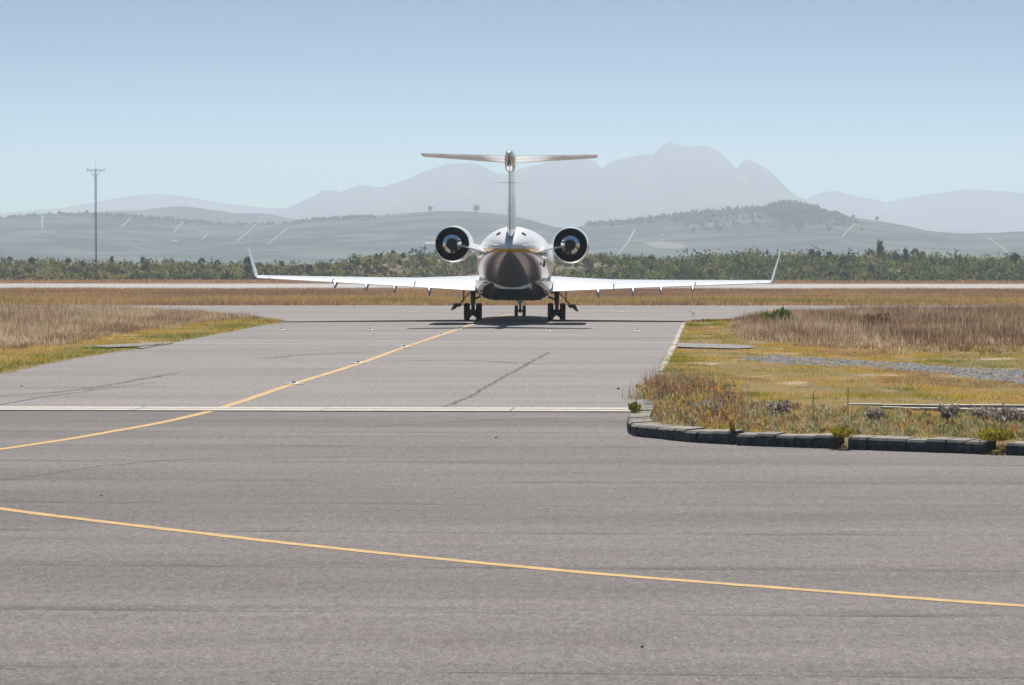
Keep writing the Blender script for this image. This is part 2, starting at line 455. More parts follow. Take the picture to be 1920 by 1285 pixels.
# drain line across the pavement: Y along X
def drain_y(x): return 55.35 - 0.052 * x
apron = sheet('apron', [(-400, -400), (400, -400), (400, drain_y(400) - 0.66), (-400, drain_y(-400) - 0.66)], 0.0, M['apron'])
taxiway = sheet('taxiway', [(-400, drain_y(-400) + 0.66), (400, drain_y(400) + 0.66), (400, 165.5), (-400, 169.5)], 0.0, M['taxi'])
runway = sheet('runway', [(-900, 242 + 42), (900, 242 - 42), (900, 287 - 42), (-900, 287 + 42)], 0.012, M['runway'])

# ---- strips and painted lines
def smooth_path(pts, n=12):
    P = [Vector((*p, 0)) for p in pts]; out = []
    for i in range(len(P) - 1):
        p0, p1, p2, p3 = P[max(i - 1, 0)], P[i], P[i + 1], P[min(i + 2, len(P) - 1)]
        for k in range(n):
            t = k / n
            out.append(0.5 * ((2 * p1) + (p2 - p0) * t + (2 * p0 - 5 * p1 + 4 * p2 - p3) * t * t + (3 * p1 - p0 - 3 * p2 + p3) * t ** 3))
    out.append(P[-1])
    return out

def ribbon(name, pts, w, z, mat, parent=None, curve=True, ragged=0.0, kind=None, thick=0.0):
    P = smooth_path(pts) if curve else [Vector((*p, 0)) for p in pts]
    L, Rr = [], []
    for i, p in enumerate(P):
        t = (P[min(i + 1, len(P) - 1)] - P[max(i - 1, 0)]).normalized(); nrm = Vector((-t.y, t.x, 0))
        a, b = (w / 2 * (1 + random.uniform(-ragged, ragged)) for _ in 'ab')
        L.append(p + nrm * a + Vector((0, 0, z))); Rr.append(p - nrm * b + Vector((0, 0, z)))
    n = len(P); vs = L + Rr; fs = [(i, n + i, n + i + 1, i + 1) for i in range(n - 1)]
    if thick:
        dn = Vector((0, 0, -thick)); vs = vs + [v + dn for v in vs]
        fs += [(i + 1, i + 1 + 2 * n, i + 2 * n, i) for i in range(n - 1)] + [(n + i, 3 * n + i, 3 * n + i + 1, n + i + 1) for i in range(n - 1)]
        fs += [(0, 2 * n, 3 * n, n), (n - 1, 2 * n - 1, 4 * n - 1, 3 * n - 1)]
    o = mesh_obj(name, vs, fs, mat, parent)
    if kind: tag(o, kind=kind)
    return o

cl = [G(-260, 880), G(0, 843), G(180, 815), G(380, 775), G(548, 721), G(670, 683), G(757, 652), G(826, 628.5), G(890, 607.5)]
cl = cl + [(cl[-1][0] + 0.75, 138), (cl[-1][0] + 2.4, 147), (cl[-1][0] + 6, 154), (cl[-1][0] + 14, 157)]
ribbon('yellow_centreline', cl, 0.16, 0.003, M['yellow'], taxiway, ragged=0.12)
ribbon('yellow_apron_line', [G(-700, 850), G(-300, 908), G(0, 955), G(400, 1004), G(700, 1037), G(1100, 1075.5), G(1500, 1107), G(1920, 1138), G(2500, 1175)], 0.155, 0.003, M['yellow'], apron, ragged=0.12)
ribbon('yellow_cross_line', [(-60, 157.5), (60, 156.5)], 0.15, 0.003, M['faint_yellow'], taxiway, curve=False)
for a, b in ((545, 592), (640, 692), (738, 775), (905, 945), (985, 1020), (1062, 1090), (1135, 1185)):
    ribbon('dashed_holding_mark', [G(a, 619), G(b, 619.2)], 0.22, 0.003, M['faint_yellow'], taxiway, curve=False)
for yl, yr, w in ((638.6, 641.5, 0.16), (644.6, 649, 0.16)):
    a, b = G(330, yl), G(1268, yr)
    P = [(a[0] + (b[0] - a[0]) * k / 40, a[1] + (b[1] - a[1]) * k / 40 + random.uniform(-.06, .06)) for k in range(41)]
    ribbon('white_cross_line', P, w, 0.003, M['white_line'], taxiway, ragged=0.5)
def crack(pts, w, parent, z=0.002):
    P = [Vector((*G(*p), 0)) for p in pts]; out = []
    for i in range(len(P) - 1):
        n = max(4, int((P[i + 1] - P[i]).length / 0.25))
        for k in range(n):
            q = P[i].lerp(P[i + 1], k / n); out.append((q.x + random.uniform(-.035, .035), q.y + random.uniform(-.1, .1)))
    ribbon('sealed_crack', out, w, z, M['crack'], parent, curve=False, ragged=0.7)
crack([(835, 763), (880, 745), (935, 712), (990, 683), (1030, 660)], 0.075, taxiway)
crack([(0, 759), (60, 748), (180, 731), (300, 716)], 0.06, taxiway)
crack([(-20, 903), (80, 890), (200, 874), (330, 862), (640, 858), (900, 858.5)], 0.025, apron)
crack([(1240, 597), (1298, 594), (1302, 588), (1290, 582)], 0.07, taxiway)

M['rubber'] = plain('faint rubber tyre mark', (0.142, 0.126, 0.121), 0.95, spec=0.15, sc=1.2, var=0.25)
for pts, w, par in (([(700, 800), (860, 790), (1000, 786), (1150, 784)], 0.22, apron),
                    ([(0, 742), (140, 732), (260, 712), (330, 700)], 0.2, taxiway), ([(500, 672), (590, 664), (700, 660)], 0.3, taxiway), ([(720, 678), (860, 676), (1000, 682)], 0.3, taxiway)):
    ribbon('tyre_mark', [G(*q) for q in pts], w, 0.0015, M['rubber'], par, ragged=0.45)

# concrete slot drain: two concrete beams and a dark slot
drain = empty('slot_drain', (0, drain_y(0), 0)); tag(drain, kind='structure')
drain.rotation_euler = (0, 0, math.atan(-0.052))
for off, w in ((0.36, 0.56), (-0.34, 0.60)):
    x = -60.0
    while x < 60:
        L = 3.0
        m = MB().box((x + L / 2, off + random.uniform(-.01, .01), -0.035 + random.uniform(-.002, .003)), (L - 0.015, w, 0.1))
        m.build('concrete_slab', M['concrete'], drain)
        x += L
MB().box((0, 0, -0.06), (120, 1.34, 0.06)).build('slot', M['channel'], drain)

# ---- grass islands
def inside(poly, X, Y):
    X, Y = np.asarray(X), np.asarray(Y); c = np.zeros(X.shape, bool); n = len(poly)
    for i in range(n):
        x0, y0 = poly[i]; x1, y1 = poly[(i + 1) % n]
        if y0 == y1: continue
        k = ((y0 > Y) != (y1 > Y)) & (X < (x1 - x0) * (Y - y0) / (y1 - y0) + x0); c ^= k
    return c

def edge_dist(poly, X, Y, closed=True):
    X, Y = np.asarray(X, float), np.asarray(Y, float); best = np.full(X.shape, 1e9); n = len(poly)
    for i in range(n if closed else n - 1):
        x0, y0 = poly[i]; x1, y1 = poly[(i + 1) % n]
        dx, dy = x1 - x0, y1 - y0; L = dx * dx + dy * dy + 1e-9
        t = np.clip(((X - x0) * dx + (Y - y0) * dy) / L, 0, 1)
        best = np.minimum(best, np.hypot(X - x0 - t * dx, Y - y0 - t * dy))
    return best

def rag(pts, step, amp):
    out = []; n = len(pts)
    for i in range(n):
        a, b = Vector(pts[i]), Vector(pts[(i + 1) % n]); L = (b - a).length; k = max(1, int(L / step)) if L < 80 else max(1, int(L / 6))
        for j in range(k):
            q = a.lerp(b, j / k); s = amp
            out.append((q.x + mnoise.noise(Vector((q.x * 0.9, q.y * 0.35, 3))) * s + random.uniform(-.3, .3) * s, q.y + random.uniform(-.4, .4) * s))
    return out

left_raw = [G(-900, 770), G(-400, 735), G(0, 700), G(110, 677), G(200, 663), G(262, 653.5), G(323, 643.5), G(420, 624), G(490, 611), G(535, 603.5), G(528, 601), G(490, 597), G(433, 592), G(325, 587), (-20, 149.3), (-400, 158)]
kerb_path = [G(1230, 772), G(1196, 781), G(1181, 793), G(1177, 806), G(1184, 816), G(1205, 820), G(1233, 822.5), G(1267, 826.7), G(1317, 831), G(1368, 833.5), G(1470, 838.5), G(1565, 841.5), G(1590, 843), G(1720, 847.5), G(1848, 852), G(1920, 855), G(2100, 862), G(2400, 873)]
taxi_edge = [G(1286, 605.5), G(1276, 626), G(1268, 646), G(1252, 680), G(1238, 708), G(1228, 727), G(1212, 748)]
right_raw = kerb_path + [(60, 36), (400, 20), (400, 142), (20, 146.8), G(1500, 590.5), G(1420, 596), G(1357, 600), G(1300, 603)] + taxi_edge

def soil_z(X, Y):
    X = np.asarray(X, float); Y = np.asarray(Y, float)
    ed = edge_dist(KP, X, Y, False)
    bed = 0.13 * (1 - smooth(0.6, 7.0, ed)) * (Y < 60)
    return 0.028 + bed + 0.02 * lump(X, Y, 1.1) * 1.0
KP = kerb_path
def island(name, raw, amp, zf, fine_box):
    poly = rag(raw, 0.35, amp)
    x0, x1, y0, y1, st = fine_box
    gx, gy = np.meshgrid(np.arange(x0, x1, st), np.arange(y0, y1, st * 2))
    gx = gx + rng.uniform(-.3, .3, gx.shape) * st; gy = gy + rng.uniform(-.6, .6, gy.shape) * st
    k = inside(poly, gx, gy); k &= edge_dist(raw, gx, gy) > 0.4
    pts = [Vector(p) for p in poly] + [Vector((a, b)) for a, b in zip(gx[k], gy[k])]
    nb = len(poly)
    vo, eo, fo, *_ = delaunay_2d_cdt(pts, [], [list(range(nb))], 1, 1e-4)
    co = np.array([(v.x, v.y) for v in vo]); z = zf(co[:, 0], co[:, 1])
    z = np.where(edge_dist(poly, co[:, 0], co[:, 1]) < 0.03, 0.002, z)
    o = mesh_obj(name, np.column_stack([co, z]), [tuple(f) for f in fo], M['soil'], None, True)
    tag(o, kind='structure')
    return poly
island('grass_verge', left_raw, 0.28, lambda X, Y: 0.028 + 0.02 * lump(X, Y, 1.1), (-30, -7, 60, 150, 0.8))
island('grass_island', right_raw, 0.16, soil_z, (2.5, 30, 40, 150, 0.6))
LEFT, RIGHT = left_raw, right_raw

# pale edging along the right side of the taxiway
P = smooth_path(taxi_edge, 10)
segs = [(0.02, 0.62), (0.70, 0.92)]
for a, b in segs:
    q = P[int(a * len(P)):int(b * len(P))]
    ribbon('edging_strip', [(v.x - 0.04 + random.uniform(-.006, .006), v.y) for v in q], 0.13, 0.022, M['edging'], taxiway, curve=False, ragged=0.12, thick=0.02)
ribbon('edging_strip', [G(262, 654.5), G(290, 649), G(318, 645)], 0.16, 0.03, M['edging'], taxiway, curve=False, thick=0.03)

# grey service path that crosses the taxiway, seen in both verges
sheet('service_path', rag([G(1272, 646.5), G(1330, 648), G(1400, 651), G(1425, 655), G(1380, 657), G(1300, 655), G(1264, 653.5)], 0.5, 0.12), 0.05, M['path'])
sheet('service_path', rag([G(165, 652.5), G(240, 648.5), G(322, 643.8), G(300, 648), G(262, 653), G(200, 654.5)], 0.5, 0.1), 0.05, M['path'])
# concrete drain continued through the right island
for i, (xa, ya, xb, yb, w) in enumerate(((1392, 771.5, 1990, 775.5, 0.24), (1655, 778.5, 1990, 784.5, 0.22))):
    a, b = G(xa, ya), G(xb, yb); n = 9
    for k in range(n):
        p = [a[0] + (b[0] - a[0]) * k / n, a[1] + (b[1] - a[1]) * k / n]; q = [a[0] + (b[0] - a[0]) * (k + 0.985) / n, a[1] + (b[1] - a[1]) * (k + 0.985) / n]
        ribbon('drain_edge_slab', [p, q], w, 0.125 + random.uniform(-.008, .008), M['concrete'], drain, curve=False, thick=0.1).matrix_parent_inverse = drain.matrix_basis.inverted()
a0, a1, b1, b0 = G(1392, 772.6), G(1990, 777), G(1990, 783), G(1640, 778)
o = sheet('drain_bed', [a0, a1, b1, b0], 0.095, M['path'], parent=drain); o.matrix_parent_inverse = drain.matrix_basis.inverted()

# ---- kerb stones
def kerb_run(pts, label, n_blocks=None):
    P = [Vector((*p, 0)) for p in pts]
    cum = [0]
    for i in range(len(P) - 1): cum.append(cum[-1] + (P[i + 1] - P[i]).length)
    def at(s):
        s = max(0, min(cum[-1], s))
        for i in range(len(P) - 1):
            if s <= cum[i + 1] + 1e-9:
                return P[i].lerp(P[i + 1], (s - cum[i]) / max(1e-9, cum[i + 1] - cum[i]))
        return P[-1]
    root = empty('stone_kerb', at(0)); tag(root, label, 'kerb', 'kerbs of the planted island')
    n = n_blocks or max(1, round(cum[-1] / 0.29)); L = cum[-1] / n
    for k in range(n):
        g = random.uniform(0.001, 0.004)
        a, b = at(k * L + g), at((k + 1) * L - g); t = (b - a).normalized(); nr = Vector((-t.y, t.x, 0))
        H = 0.155 + random.uniform(-.012, .010); W = 0.32; ch = 0.03; j = random.uniform(-.012, .012)
        prof = [(j, -0.02), (j, H - ch), (j + ch * 1.1, H), (W, H + 0.015), (W, -0.02)]
        rings = []
        for s, e in ((0, 0.012), (0.014, 0), (1, 0), (1, 0)):
            pass
        l = (b - a).length
        for s, sh in ((0, 0.006), (0.006, 0.0), (l - 0.006, 0.0), (l, 0.006)):
            o = a + t * s
            rings.append([o + nr * (q[0] + (sh if i < 3 else 0)) + Vector((0, 0, q[1] - (sh if 0 < i < 4 else 0))) - root.location for i, q in enumerate(prof)])
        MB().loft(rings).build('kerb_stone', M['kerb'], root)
    return root
sp = [(v.x, v.y) for v in smooth_path(kerb_path[1:10], 6)]
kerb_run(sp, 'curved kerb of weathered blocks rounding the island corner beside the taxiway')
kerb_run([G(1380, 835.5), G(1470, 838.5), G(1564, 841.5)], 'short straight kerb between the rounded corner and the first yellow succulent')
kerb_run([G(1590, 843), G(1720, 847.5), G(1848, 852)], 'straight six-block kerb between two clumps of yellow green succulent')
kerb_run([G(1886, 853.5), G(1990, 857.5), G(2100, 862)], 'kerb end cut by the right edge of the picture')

# ------------------------------------------------------------------ scattered vegetation
def fbm(X, Y, s, seed=0.0):
    X = np.asarray(X) + seed * 37.1; Y = np.asarray(Y) + seed * 17.7
    return 0.5 + 0.5 * (0.5 * lump(X, Y, s) + 0.3 * lump(X * 1.1 + 9, Y * 0.9, s * 0.41) + 0.2 * lump(X * 0.8, Y * 1.2 + 5, s * 0.17))

def blades(PX, PY, PZ, h, nb, w, spread, lean, tint, tj=0.12):
    n = len(PX); N = n * nb
    bx = np.repeat(PX, nb) + rng.normal(0, spread, N); by = np.repeat(PY, nb) + rng.normal(0, spread, N); bz = np.repeat(PZ, nb)
    hh = np.repeat(h, nb) * rng.uniform(0.5, 1.12, N); ww = np.repeat(np.broadcast_to(w, (n,)), nb) * rng.uniform(0.6, 1.3, N)
    a = rng.uniform(0, 2 * np.pi, N); la = rng.uniform(0, 2 * np.pi, N); ll = hh * np.abs(rng.normal(0, lean, N))
    dx, dy = np.cos(a) * ww / 2, np.sin(a) * ww / 2
    V = np.empty((N, 3, 3))
    V[:, 0] = np.stack([bx - dx, by - dy, bz - 0.02], -1); V[:, 1] = np.stack([bx + dx, by + dy, bz - 0.02], -1)
    V[:, 2] = np.stack([bx + np.cos(la) * ll, by + np.sin(la) * ll, bz + hh], -1)
    T = np.arange(N * 3).reshape(N, 3)
    tt = np.clip(np.repeat(tint, nb) + rng.normal(0, tj, N), 0, 1)
    return V.reshape(-1, 3), T, np.repeat(tt, 3)

def scatter(x0, x1, y0, y1, n):
    return rng.uniform(x0, x1, n), rng.uniform(y0, y1, n)

def join(parts):
    Vs, Ts, Cs, k = [], [], [], 0
    for V, T, C in parts: Vs.append(V); Ts.append(T + k); Cs.append(C); k += len(V)
    return np.concatenate(Vs), np.concatenate(Ts), np.concatenate(Cs)

# left verge: tall dry grass with a mown edge along the taxiway
near_left = left_raw[:10]
X, Y = scatter(-34, -8, 60, 153, 72000)
k = inside(LEFT, X, Y); X, Y = X[k], Y[k]
e = edge_dist(near_left, X, Y, False); far = edge_dist(left_raw[9:], X, Y, False)
mow = 1.0 + 2.6 * fbm(X, Y, 6, 1) + 0.02 * (130 - Y).clip(0)
tall = (e > mow) & (far > 0.4)
path_l = edge_dist([G(165, 652.5), G(240, 649), G(322, 644)], X, Y, False) > 0.6
tx, ty = X[tall], Y[tall]; f = fbm(tx, ty, 5.0, 2)
hh = (0.14 + 0.42 * f * (0.5 + 0.9 * rng.uniform(0, 1, len(tx)) ** 1.5) + 0.35 * (fbm(tx, ty, 0.45, 51) - 0.45).clip(0)) * np.where(rng.uniform(0, 1, len(tx)) < 0.06, 1.5, 1) * (0.35 + 0.65 * smooth(0, 3.0, e[tall] - mow[tall])) * (0.45 + 0.55 * smooth(0.3, 4, far[tall]))
parts = [blades(tx, ty, np.full(len(tx), 0.03), hh, 7, 0.021, 0.09, 0.30, np.clip(0.40 + 0.9 * (fbm(tx, ty, 3.2, 3) - 0.5) + 0.9 * (fbm(tx, ty, 0.6, 53) - 0.5) + 0.25 * (fbm(tx, ty, 11, 4) - .4), 0, 0.95), 0.24)]
# right island: tall purple brown grass in the far part
X, Y = scatter(4, 34, 84, 150, 72000)
k = inside(RIGHT, X, Y); X, Y = X[k], Y[k]
px = 960 + X * FPX / Y
lim = np.interp(Y, [84, 88, 92, 97, 103, 112, 122, 130, 150], [1700, 1640, 1500, 1420, 1375, 1362, 1372, 1385, 1440]) + 60 * (fbm(X, Y, 3, 5) - 0.5)
tall = px > lim; far = edge_dist(right_raw[len(kerb_path) + 2:len(kerb_path) + 6], X, Y, False)
dens = np.where(Y < 100, smooth(84, 104, Y) * 0.9 + 0.1, 1.0); tall &= rng.uniform(0, 1, len(X)) < dens
bush_spot = np.hypot((X - 9.1), (Y - 119.0) * 0.35) > 1.2
tall &= bush_spot
tx, ty = X[tall], Y[tall]; f = fbm(tx, ty, 5.0, 6)
hh = (0.16 + 0.48 * f * (0.5 + 0.9 * rng.uniform(0, 1, len(tx)) ** 1.5) + 0.4 * (fbm(tx, ty, 0.45, 52) - 0.45).clip(0)) * np.where(rng.uniform(0, 1, len(tx)) < 0.06, 1.5, 1) * (0.4 + 0.6 * smooth(88, 108, ty)) * (0.5 + 0.5 * smooth(0, 70, px[tall] - lim[tall])) * (0.5 + 0.5 * smooth(0.2, 4, far[tall]))
parts.append(blades(tx, ty, np.full(len(tx), 0.03), hh, 7, 0.021, 0.09, 0.30, np.clip(0.34 + 0.9 * (fbm(tx, ty, 3.4, 7) - 0.5) + 0.9 * (fbm(tx, ty, 0.6, 54) - 0.5), 0, 0.95), 0.24))
V, T, C = join(parts)
tag(np_mesh('tall_dry_grass', V, T, M['dry_grass'], C), 'tall dry purplish brown grass standing on both verges', 'grass', kind='stuff')

# short mown grass on both verges
X, Y = scatter(-34, -7.5, 56, 150, 52000)
k = inside(LEFT, X, Y); X, Y = X[k], Y[k]
e = edge_dist(near_left, X, Y, False)
k = (e < 4.6) & (edge_dist([G(165, 652.5), G(240, 649.5), G(322, 645)], X, Y, False) > 0.55); X, Y = X[k], Y[k]
parts = [blades(X, Y, np.full(len(X), 0.03), 0.045 + 0.05 * fbm(X, Y, 2, 8), 6, 0.016, 0.08, 0.6, np.clip(0.50 + 1.4 * (fbm(X, Y * 0.6, 2.6, 9) - 0.5) + 1.1 * (fbm(X, Y * 0.5, 0.8, 24) - 0.5) - 0.25 * np.exp(-edge_dist(near_left, X, Y, False) / 0.6) + 0.14 * smooth(0.8, 2.0, edge_dist(near_left, X, Y, False)), 0, 1))]
X, Y = scatter(2.5, 24, 42, 146, 120000)
k = inside(RIGHT, X, Y); X, Y = X[k], Y[k]
gravel_poly = [G(1385, 673), G(1480, 671.5), G(1600, 679), G(1700, 684), G(1800, 693), G(1920, 698), G(2150, 706), G(2150, 748), G(1920, 724), G(1830, 713), G(1760, 702), G(1650, 694), G(1500, 688), G(1420, 681)]
k = ~inside(gravel_poly, X, Y) | (rng.uniform(0, 1, len(X)) < 0.06)
k &= ~inside([G(1272, 646), G(1425, 650), G(1400, 657.5), G(1264, 654)], X, Y)
k &= ~inside([G(1392, 770.5), G(1990, 774), G(1990, 786), G(1640, 780)], X, Y)
k &= edge_dist(kerb_path, X, Y, False) > 0.42
k &= rng.uniform(0, 1, len(X)) < np.clip(4.2 * fbm(X, Y * 0.6, 1.1, 14) - 1.45, 0.06, 1)
X, Y = X[k], Y[k]
parts.append(blades(X, Y, soil_z(X, Y), 0.035 + 0.05 * fbm(X, Y, 2, 10), 6, 0.014, 0.08, 0.6, np.clip(0.46 + 2.0 * (fbm(X, Y * 0.6, 3.4, 11) - 0.5) + 1.6 * (fbm(X, Y * 0.5, 0.9, 23) - 0.5) - 0.25 * np.exp(-edge_dist(taxi_edge, X, Y, False) / 1.2), 0, 1)))
V, T, C = join(parts)
tag(np_mesh('mown_grass', V, T, M['verge_grass'], C), 'short yellow green mown grass along the taxiway edges', 'grass', kind='stuff')

# strip between taxiway and runway, and the plain behind the runway
def strip(n, y0, y1, xw, h0, h1, nb, w, seed):
    Y = rng.uniform(y0, y1, n); X = rng.uniform(-1, 1, n) * xw * Y / y1
    return X, Y
X, Y = strip(60000, 168.0, 250, 48, 0, 0, 0, 0, 0)
k = (Y < 240 - 0.045 * X) & (Y > 168.5 - 0.01 * X); X, Y = X[k], Y[k]
t = smooth(168, 205, Y + 14 * (fbm(X, Y, 16, 12) - 0.5))
tint = np.clip(0.18 + 0.66 * t + 0.9 * (fbm(X, Y * 0.5, 5, 13) - 0.5), 0, 1)
tint = np.where(Y < 172, np.clip(tint + 0.5, 0, 1), tint)
parts = [blades(X, Y, ground_z(X, Y), 0.14 + 0.26 * fbm(X, Y, 4, 15) * (1 - 0.3 * t), 6, 0.035, 0.18, 0.4, tint, 0.2)]
X, Y = strip(16000, 287, 590, 62, 0, 0, 0, 0, 0)
X = X * 1.6
k = Y > 292 - 0.045 * X; X, Y = X[k], Y[k]
parts.append(blades(X, Y, ground_z(X, Y), 0.2 + 0.2 * fbm(X, Y, 6, 16), 5, 0.06, 0.35, 0.4, np.clip(0.72 + 0.5 * (fbm(X, Y, 9, 17) - 0.5), 0, 1)))
V, T, C = join(parts)
tag(np_mesh('airfield_grass', V, T, M['strip_grass'], C), 'brown and olive rough grass on the strip before the runway', 'grass', kind='stuff')

def leaf_cloud(n, rx, ry, rz, size, zc, tint0=0.5, tj=0.25, up=0.0, shell=0.55):
    """many leaf-sized triangles through an ellipsoid with lumps"""
    d = rng.normal(0, 1, (n, 3)); d /= np.linalg.norm(d, axis=1)[:, None]
    rad = shell + (1 - shell) * rng.uniform(0, 1, n) ** 0.5
    lob = 0.78 + 0.30 * np.sin(d[:, 0] * 4.1 + rx * 9) * np.sin(d[:, 2] * 3.7 + 1 + ry * 5) + 0.12 * np.sin(d[:, 1] * 9)
    c = d * (rad * lob)[:, None] * np.array([rx, ry, rz]); c[:, 2] += zc
    a = rng.normal(0, 1, (n, 3)); a /= np.linalg.norm(a, axis=1)[:, None]
    b = np.cross(a, rng.normal(0, 1, (n, 3))); b /= np.linalg.norm(b, axis=1)[:, None] + 1e-9
    a[:, 2] += up; s = size * rng.uniform(0.6, 1.4, n)[:, None]
    V = np.stack([c - b * s * 0.45, c + b * s * 0.45, c + a * s * 1.25], 1)
    V[..., 2] = np.maximum(V[..., 2], 0.0)
    tt = np.clip(tint0 + rng.normal(0, tj, n) + 0.15 * np.sin(d[:, 0] * 5 + d[:, 2] * 4), 0, 1)
    return V.reshape(-1, 3), np.arange(n * 3).reshape(n, 3), np.repeat(tt, 3)

# flower bed behind the kerb
bed_poly = kerb_path[1:] + [(13, 46.5), G(1920, 797), G(1700, 791), G(1560, 785), G(1420, 780), G(1345, 752), G(1280, 728), G(1232, 733), G(1205, 752)]
X, Y = scatter(1.6, 12, 41.5, 66, 5200)
k = inside(bed_poly, X, Y) & (edge_dist(kerb_path, X, Y, False) > 0.40); X, Y = X[k], Y[k]
px = 960 + X * FPX / Y
corner = smooth(1440, 1330, px); ed = edge_dist(kerb_path, X, Y, False)
parts = []
for x, y, c, e, z, n1, n2 in zip(X, Y, corner, ed, soil_z(X, Y), fbm(X, Y, 0.5, 21), fbm(X, Y, 1.3, 22)):
    if random.random() > 0.45 + 0.5 * c + 0.6 * (n1 - 0.5): continue
    if c > 0.5:
        if e < 1.0: t, hh = random.choice((0.60, 0.62, 0.66, 0.25, 0.10)), random.uniform(0.05, 0.12)
        elif e < 2.0: t, hh = random.choice((0.60, 0.66, 0.85, 0.95, 0.12, 0.7)), random.uniform(0.10, 0.19)
        else: t, hh = random.choice((0.85, 0.95, 0.9, 0.75, 0.2, 0.66)), random.uniform(0.13, 0.22)
    else:
        t = random.choice((0.08, 0.22, 0.30, 0.40, 0.45, 0.47)) if n2 < 0.55 else random.choice((0.84, 0.95, 0.42, 0.3, 0.78)); hh = random.uniform(0.025, 0.075)
    w_ = random.uniform(0.08, 0.17)
    V, T, C = leaf_cloud(random.randint(26, 44), w_, w_ * 1.2, hh, 0.026, hh * 0.8, t, 0.05, 1.2, 0.3)
    parts.append((V + np.array([x, y, z]), T, C))
# upright seed stalks at the corner, thin dry grass elsewhere
k = (corner > 0.3) & (ed > 0.8); sx, sy = np.repeat(X[k], 2), np.repeat(Y[k], 2); sx = sx + rng.normal(0, .1, len(sx)); sy = sy + rng.normal(0, .1, len(sy))
parts.append(blades(sx, sy, soil_z(sx, sy), rng.uniform(0.22, 0.62, len(sx)) ** 1.0 * (0.5 + 0.5 * smooth(0.8, 3, edge_dist(kerb_path, sx, sy, False))), 4, 0.011, 0.08, 0.16, rng.choice([0.95, 0.85, 0.3, 0.45], len(sx)), 0.05))
gx_, gy_ = np.repeat(X, 4) + rng.normal(0, .12, len(X) * 4), np.repeat(Y, 4) + rng.normal(0, .12, len(X) * 4)
parts.append(blades(gx_, gy_, soil_z(gx_, gy_), rng.uniform(0.04, 0.13, len(gx_)), 4, 0.010, 0.07, 0.5, rng.choice([0.1, 0.25, 0.42, 0.3, 0.8], len(gx_)), 0.05))
V, T, C = join(parts)
tag(np_mesh('flower_bed', V, T, M['bed'], C), 'mixed russet and grey green bedding plants behind the kerb', 'plants', kind='stuff')

# ---- gravel
def stones(n, poly, smin, smax, zf):
    xs_ = [p[0] for p in poly]; ys_ = [p[1] for p in poly]
    X, Y = scatter(min(xs_), max(xs_), min(ys_), max(ys_), n)
    k = inside(poly, X, Y) & (rng.uniform(0, 1, len(X)) < np.clip(4.0 * fbm(X, Y, 0.8, 30) - 1.3, 0.08, 1)); X, Y = X[k], Y[k]
    n = len(X); s = rng.uniform(smin, smax, n)
    base = np.array([(1, 0, 0), (0, 1, 0), (-1, 0, 0), (0, -1, 0), (0, 0, 0.75)], float)
    a = rng.uniform(0, 6.28, n); ca, sa = np.cos(a), np.sin(a)
    B = base[None] * s[:, None, None] * rng.uniform(0.6, 1.3, (n, 5, 1))
    V = np.stack([B[..., 0] * ca[:, None] - B[..., 1] * sa[:, None] + X[:, None], B[..., 0] * sa[:, None] + B[..., 1] * ca[:, None] + Y[:, None], B[..., 2] + zf(X, Y)[:, None] - 0.003], -1)
    T0 = np.array([(0, 1, 4), (1, 2, 4), (2, 3, 4), (3, 0, 4)]); T = (np.arange(n)[:, None, None] * 5 + T0[None]).reshape(-1, 3)
    return V.reshape(-1, 3), T, np.zeros(n * 5)
parts = [stones(22000, gravel_poly, 0.02, 0.065, soil_z), stones(900, [G(1262, 720), G(1410, 723), G(1400, 728), G(1255, 726)], 0.02, 0.06, soil_z)]
if False: parts.append(stones(1500, [G(-30, 706), G(110, 677), G(140, 673), G(95, 676), G(-30, 694)], 0.02, 0.06, lambda X, Y: np.full(X.shape, 0.03)))
V, T, C = join(parts)
tag(np_mesh('gravel', V, T, M['gravel'], C), 'band of loose blue grey gravel across the right island', 'gravel', kind='stuff')

# ---- single plants
def plant(name, loc, cloud, mat, label, cat, group=None, stem=0.1):
    root = empty(name, loc)
    V, T, C = cloud
    np_mesh('foliage', V, T, mat, C, root)
    m = MB()
    for k in range(4):
        a = k * 1.7; m.tube((0, 0, -0.04), (math.cos(a) * stem * 0.7, math.sin(a) * stem * 0.7, stem * 2), stem * 0.10, stem * 0.05, 5)
    m.build('stem', M['bark'], root)
    tag(root, label, cat, group)
    return root
bx, by = G(1445, 611)
plant('green_bush', (9.1, 119, 0.03), leaf_cloud(2600, 0.70, 0.8, 0.34, 0.075, 0.17, 0.5, 0.25, 0.8), M['green_bush'], 'bright green rounded bush standing in the tall dry grass', 'bush', stem=0.15)
def at_px(x, y): X, Y = G(x, y); return (X, Y, float(soil_z(np.array([X]), np.array([Y]))[0]))
plant('russet_bush', (12.0, 114, 0.03), leaf_cloud(900, 0.6, 0.7, 0.34, 0.07, 0.2, 0.5, 0.2, 0.6), M['russet'], 'russet brown low bush in the tall grass right of the green one', 'bush', stem=0.15)
plant('succulent_clump', at_px(1578, 842), leaf_cloud(700, 0.17, 0.34, 0.08, 0.028, 0.04, 0.55, 0.25, 0.8), M['succulent'], 'yellow green succulent filling the gap between two long kerbs', 'plant', 'succulents at the kerb gaps', 0.05)
plant('succulent_clump', at_px(1868, 850), leaf_cloud(1100, 0.28, 0.45, 0.10, 0.028, 0.04, 0.5, 0.25, 0.8), M['succulent'], 'wide yellow green succulent in the kerb gap near the picture edge', 'plant', 'succulents at the kerb gaps', 0.05)
plant('succulent_clump', at_px(1190, 793), leaf_cloud(500, 0.10, 0.45, 0.09, 0.025, 0.04, 0.15, 0.2, 0.8), M['succulent'], 'green leafy clump behind the rounded tip of the curved kerb', 'plant', 'succulents at the kerb gaps', 0.05)
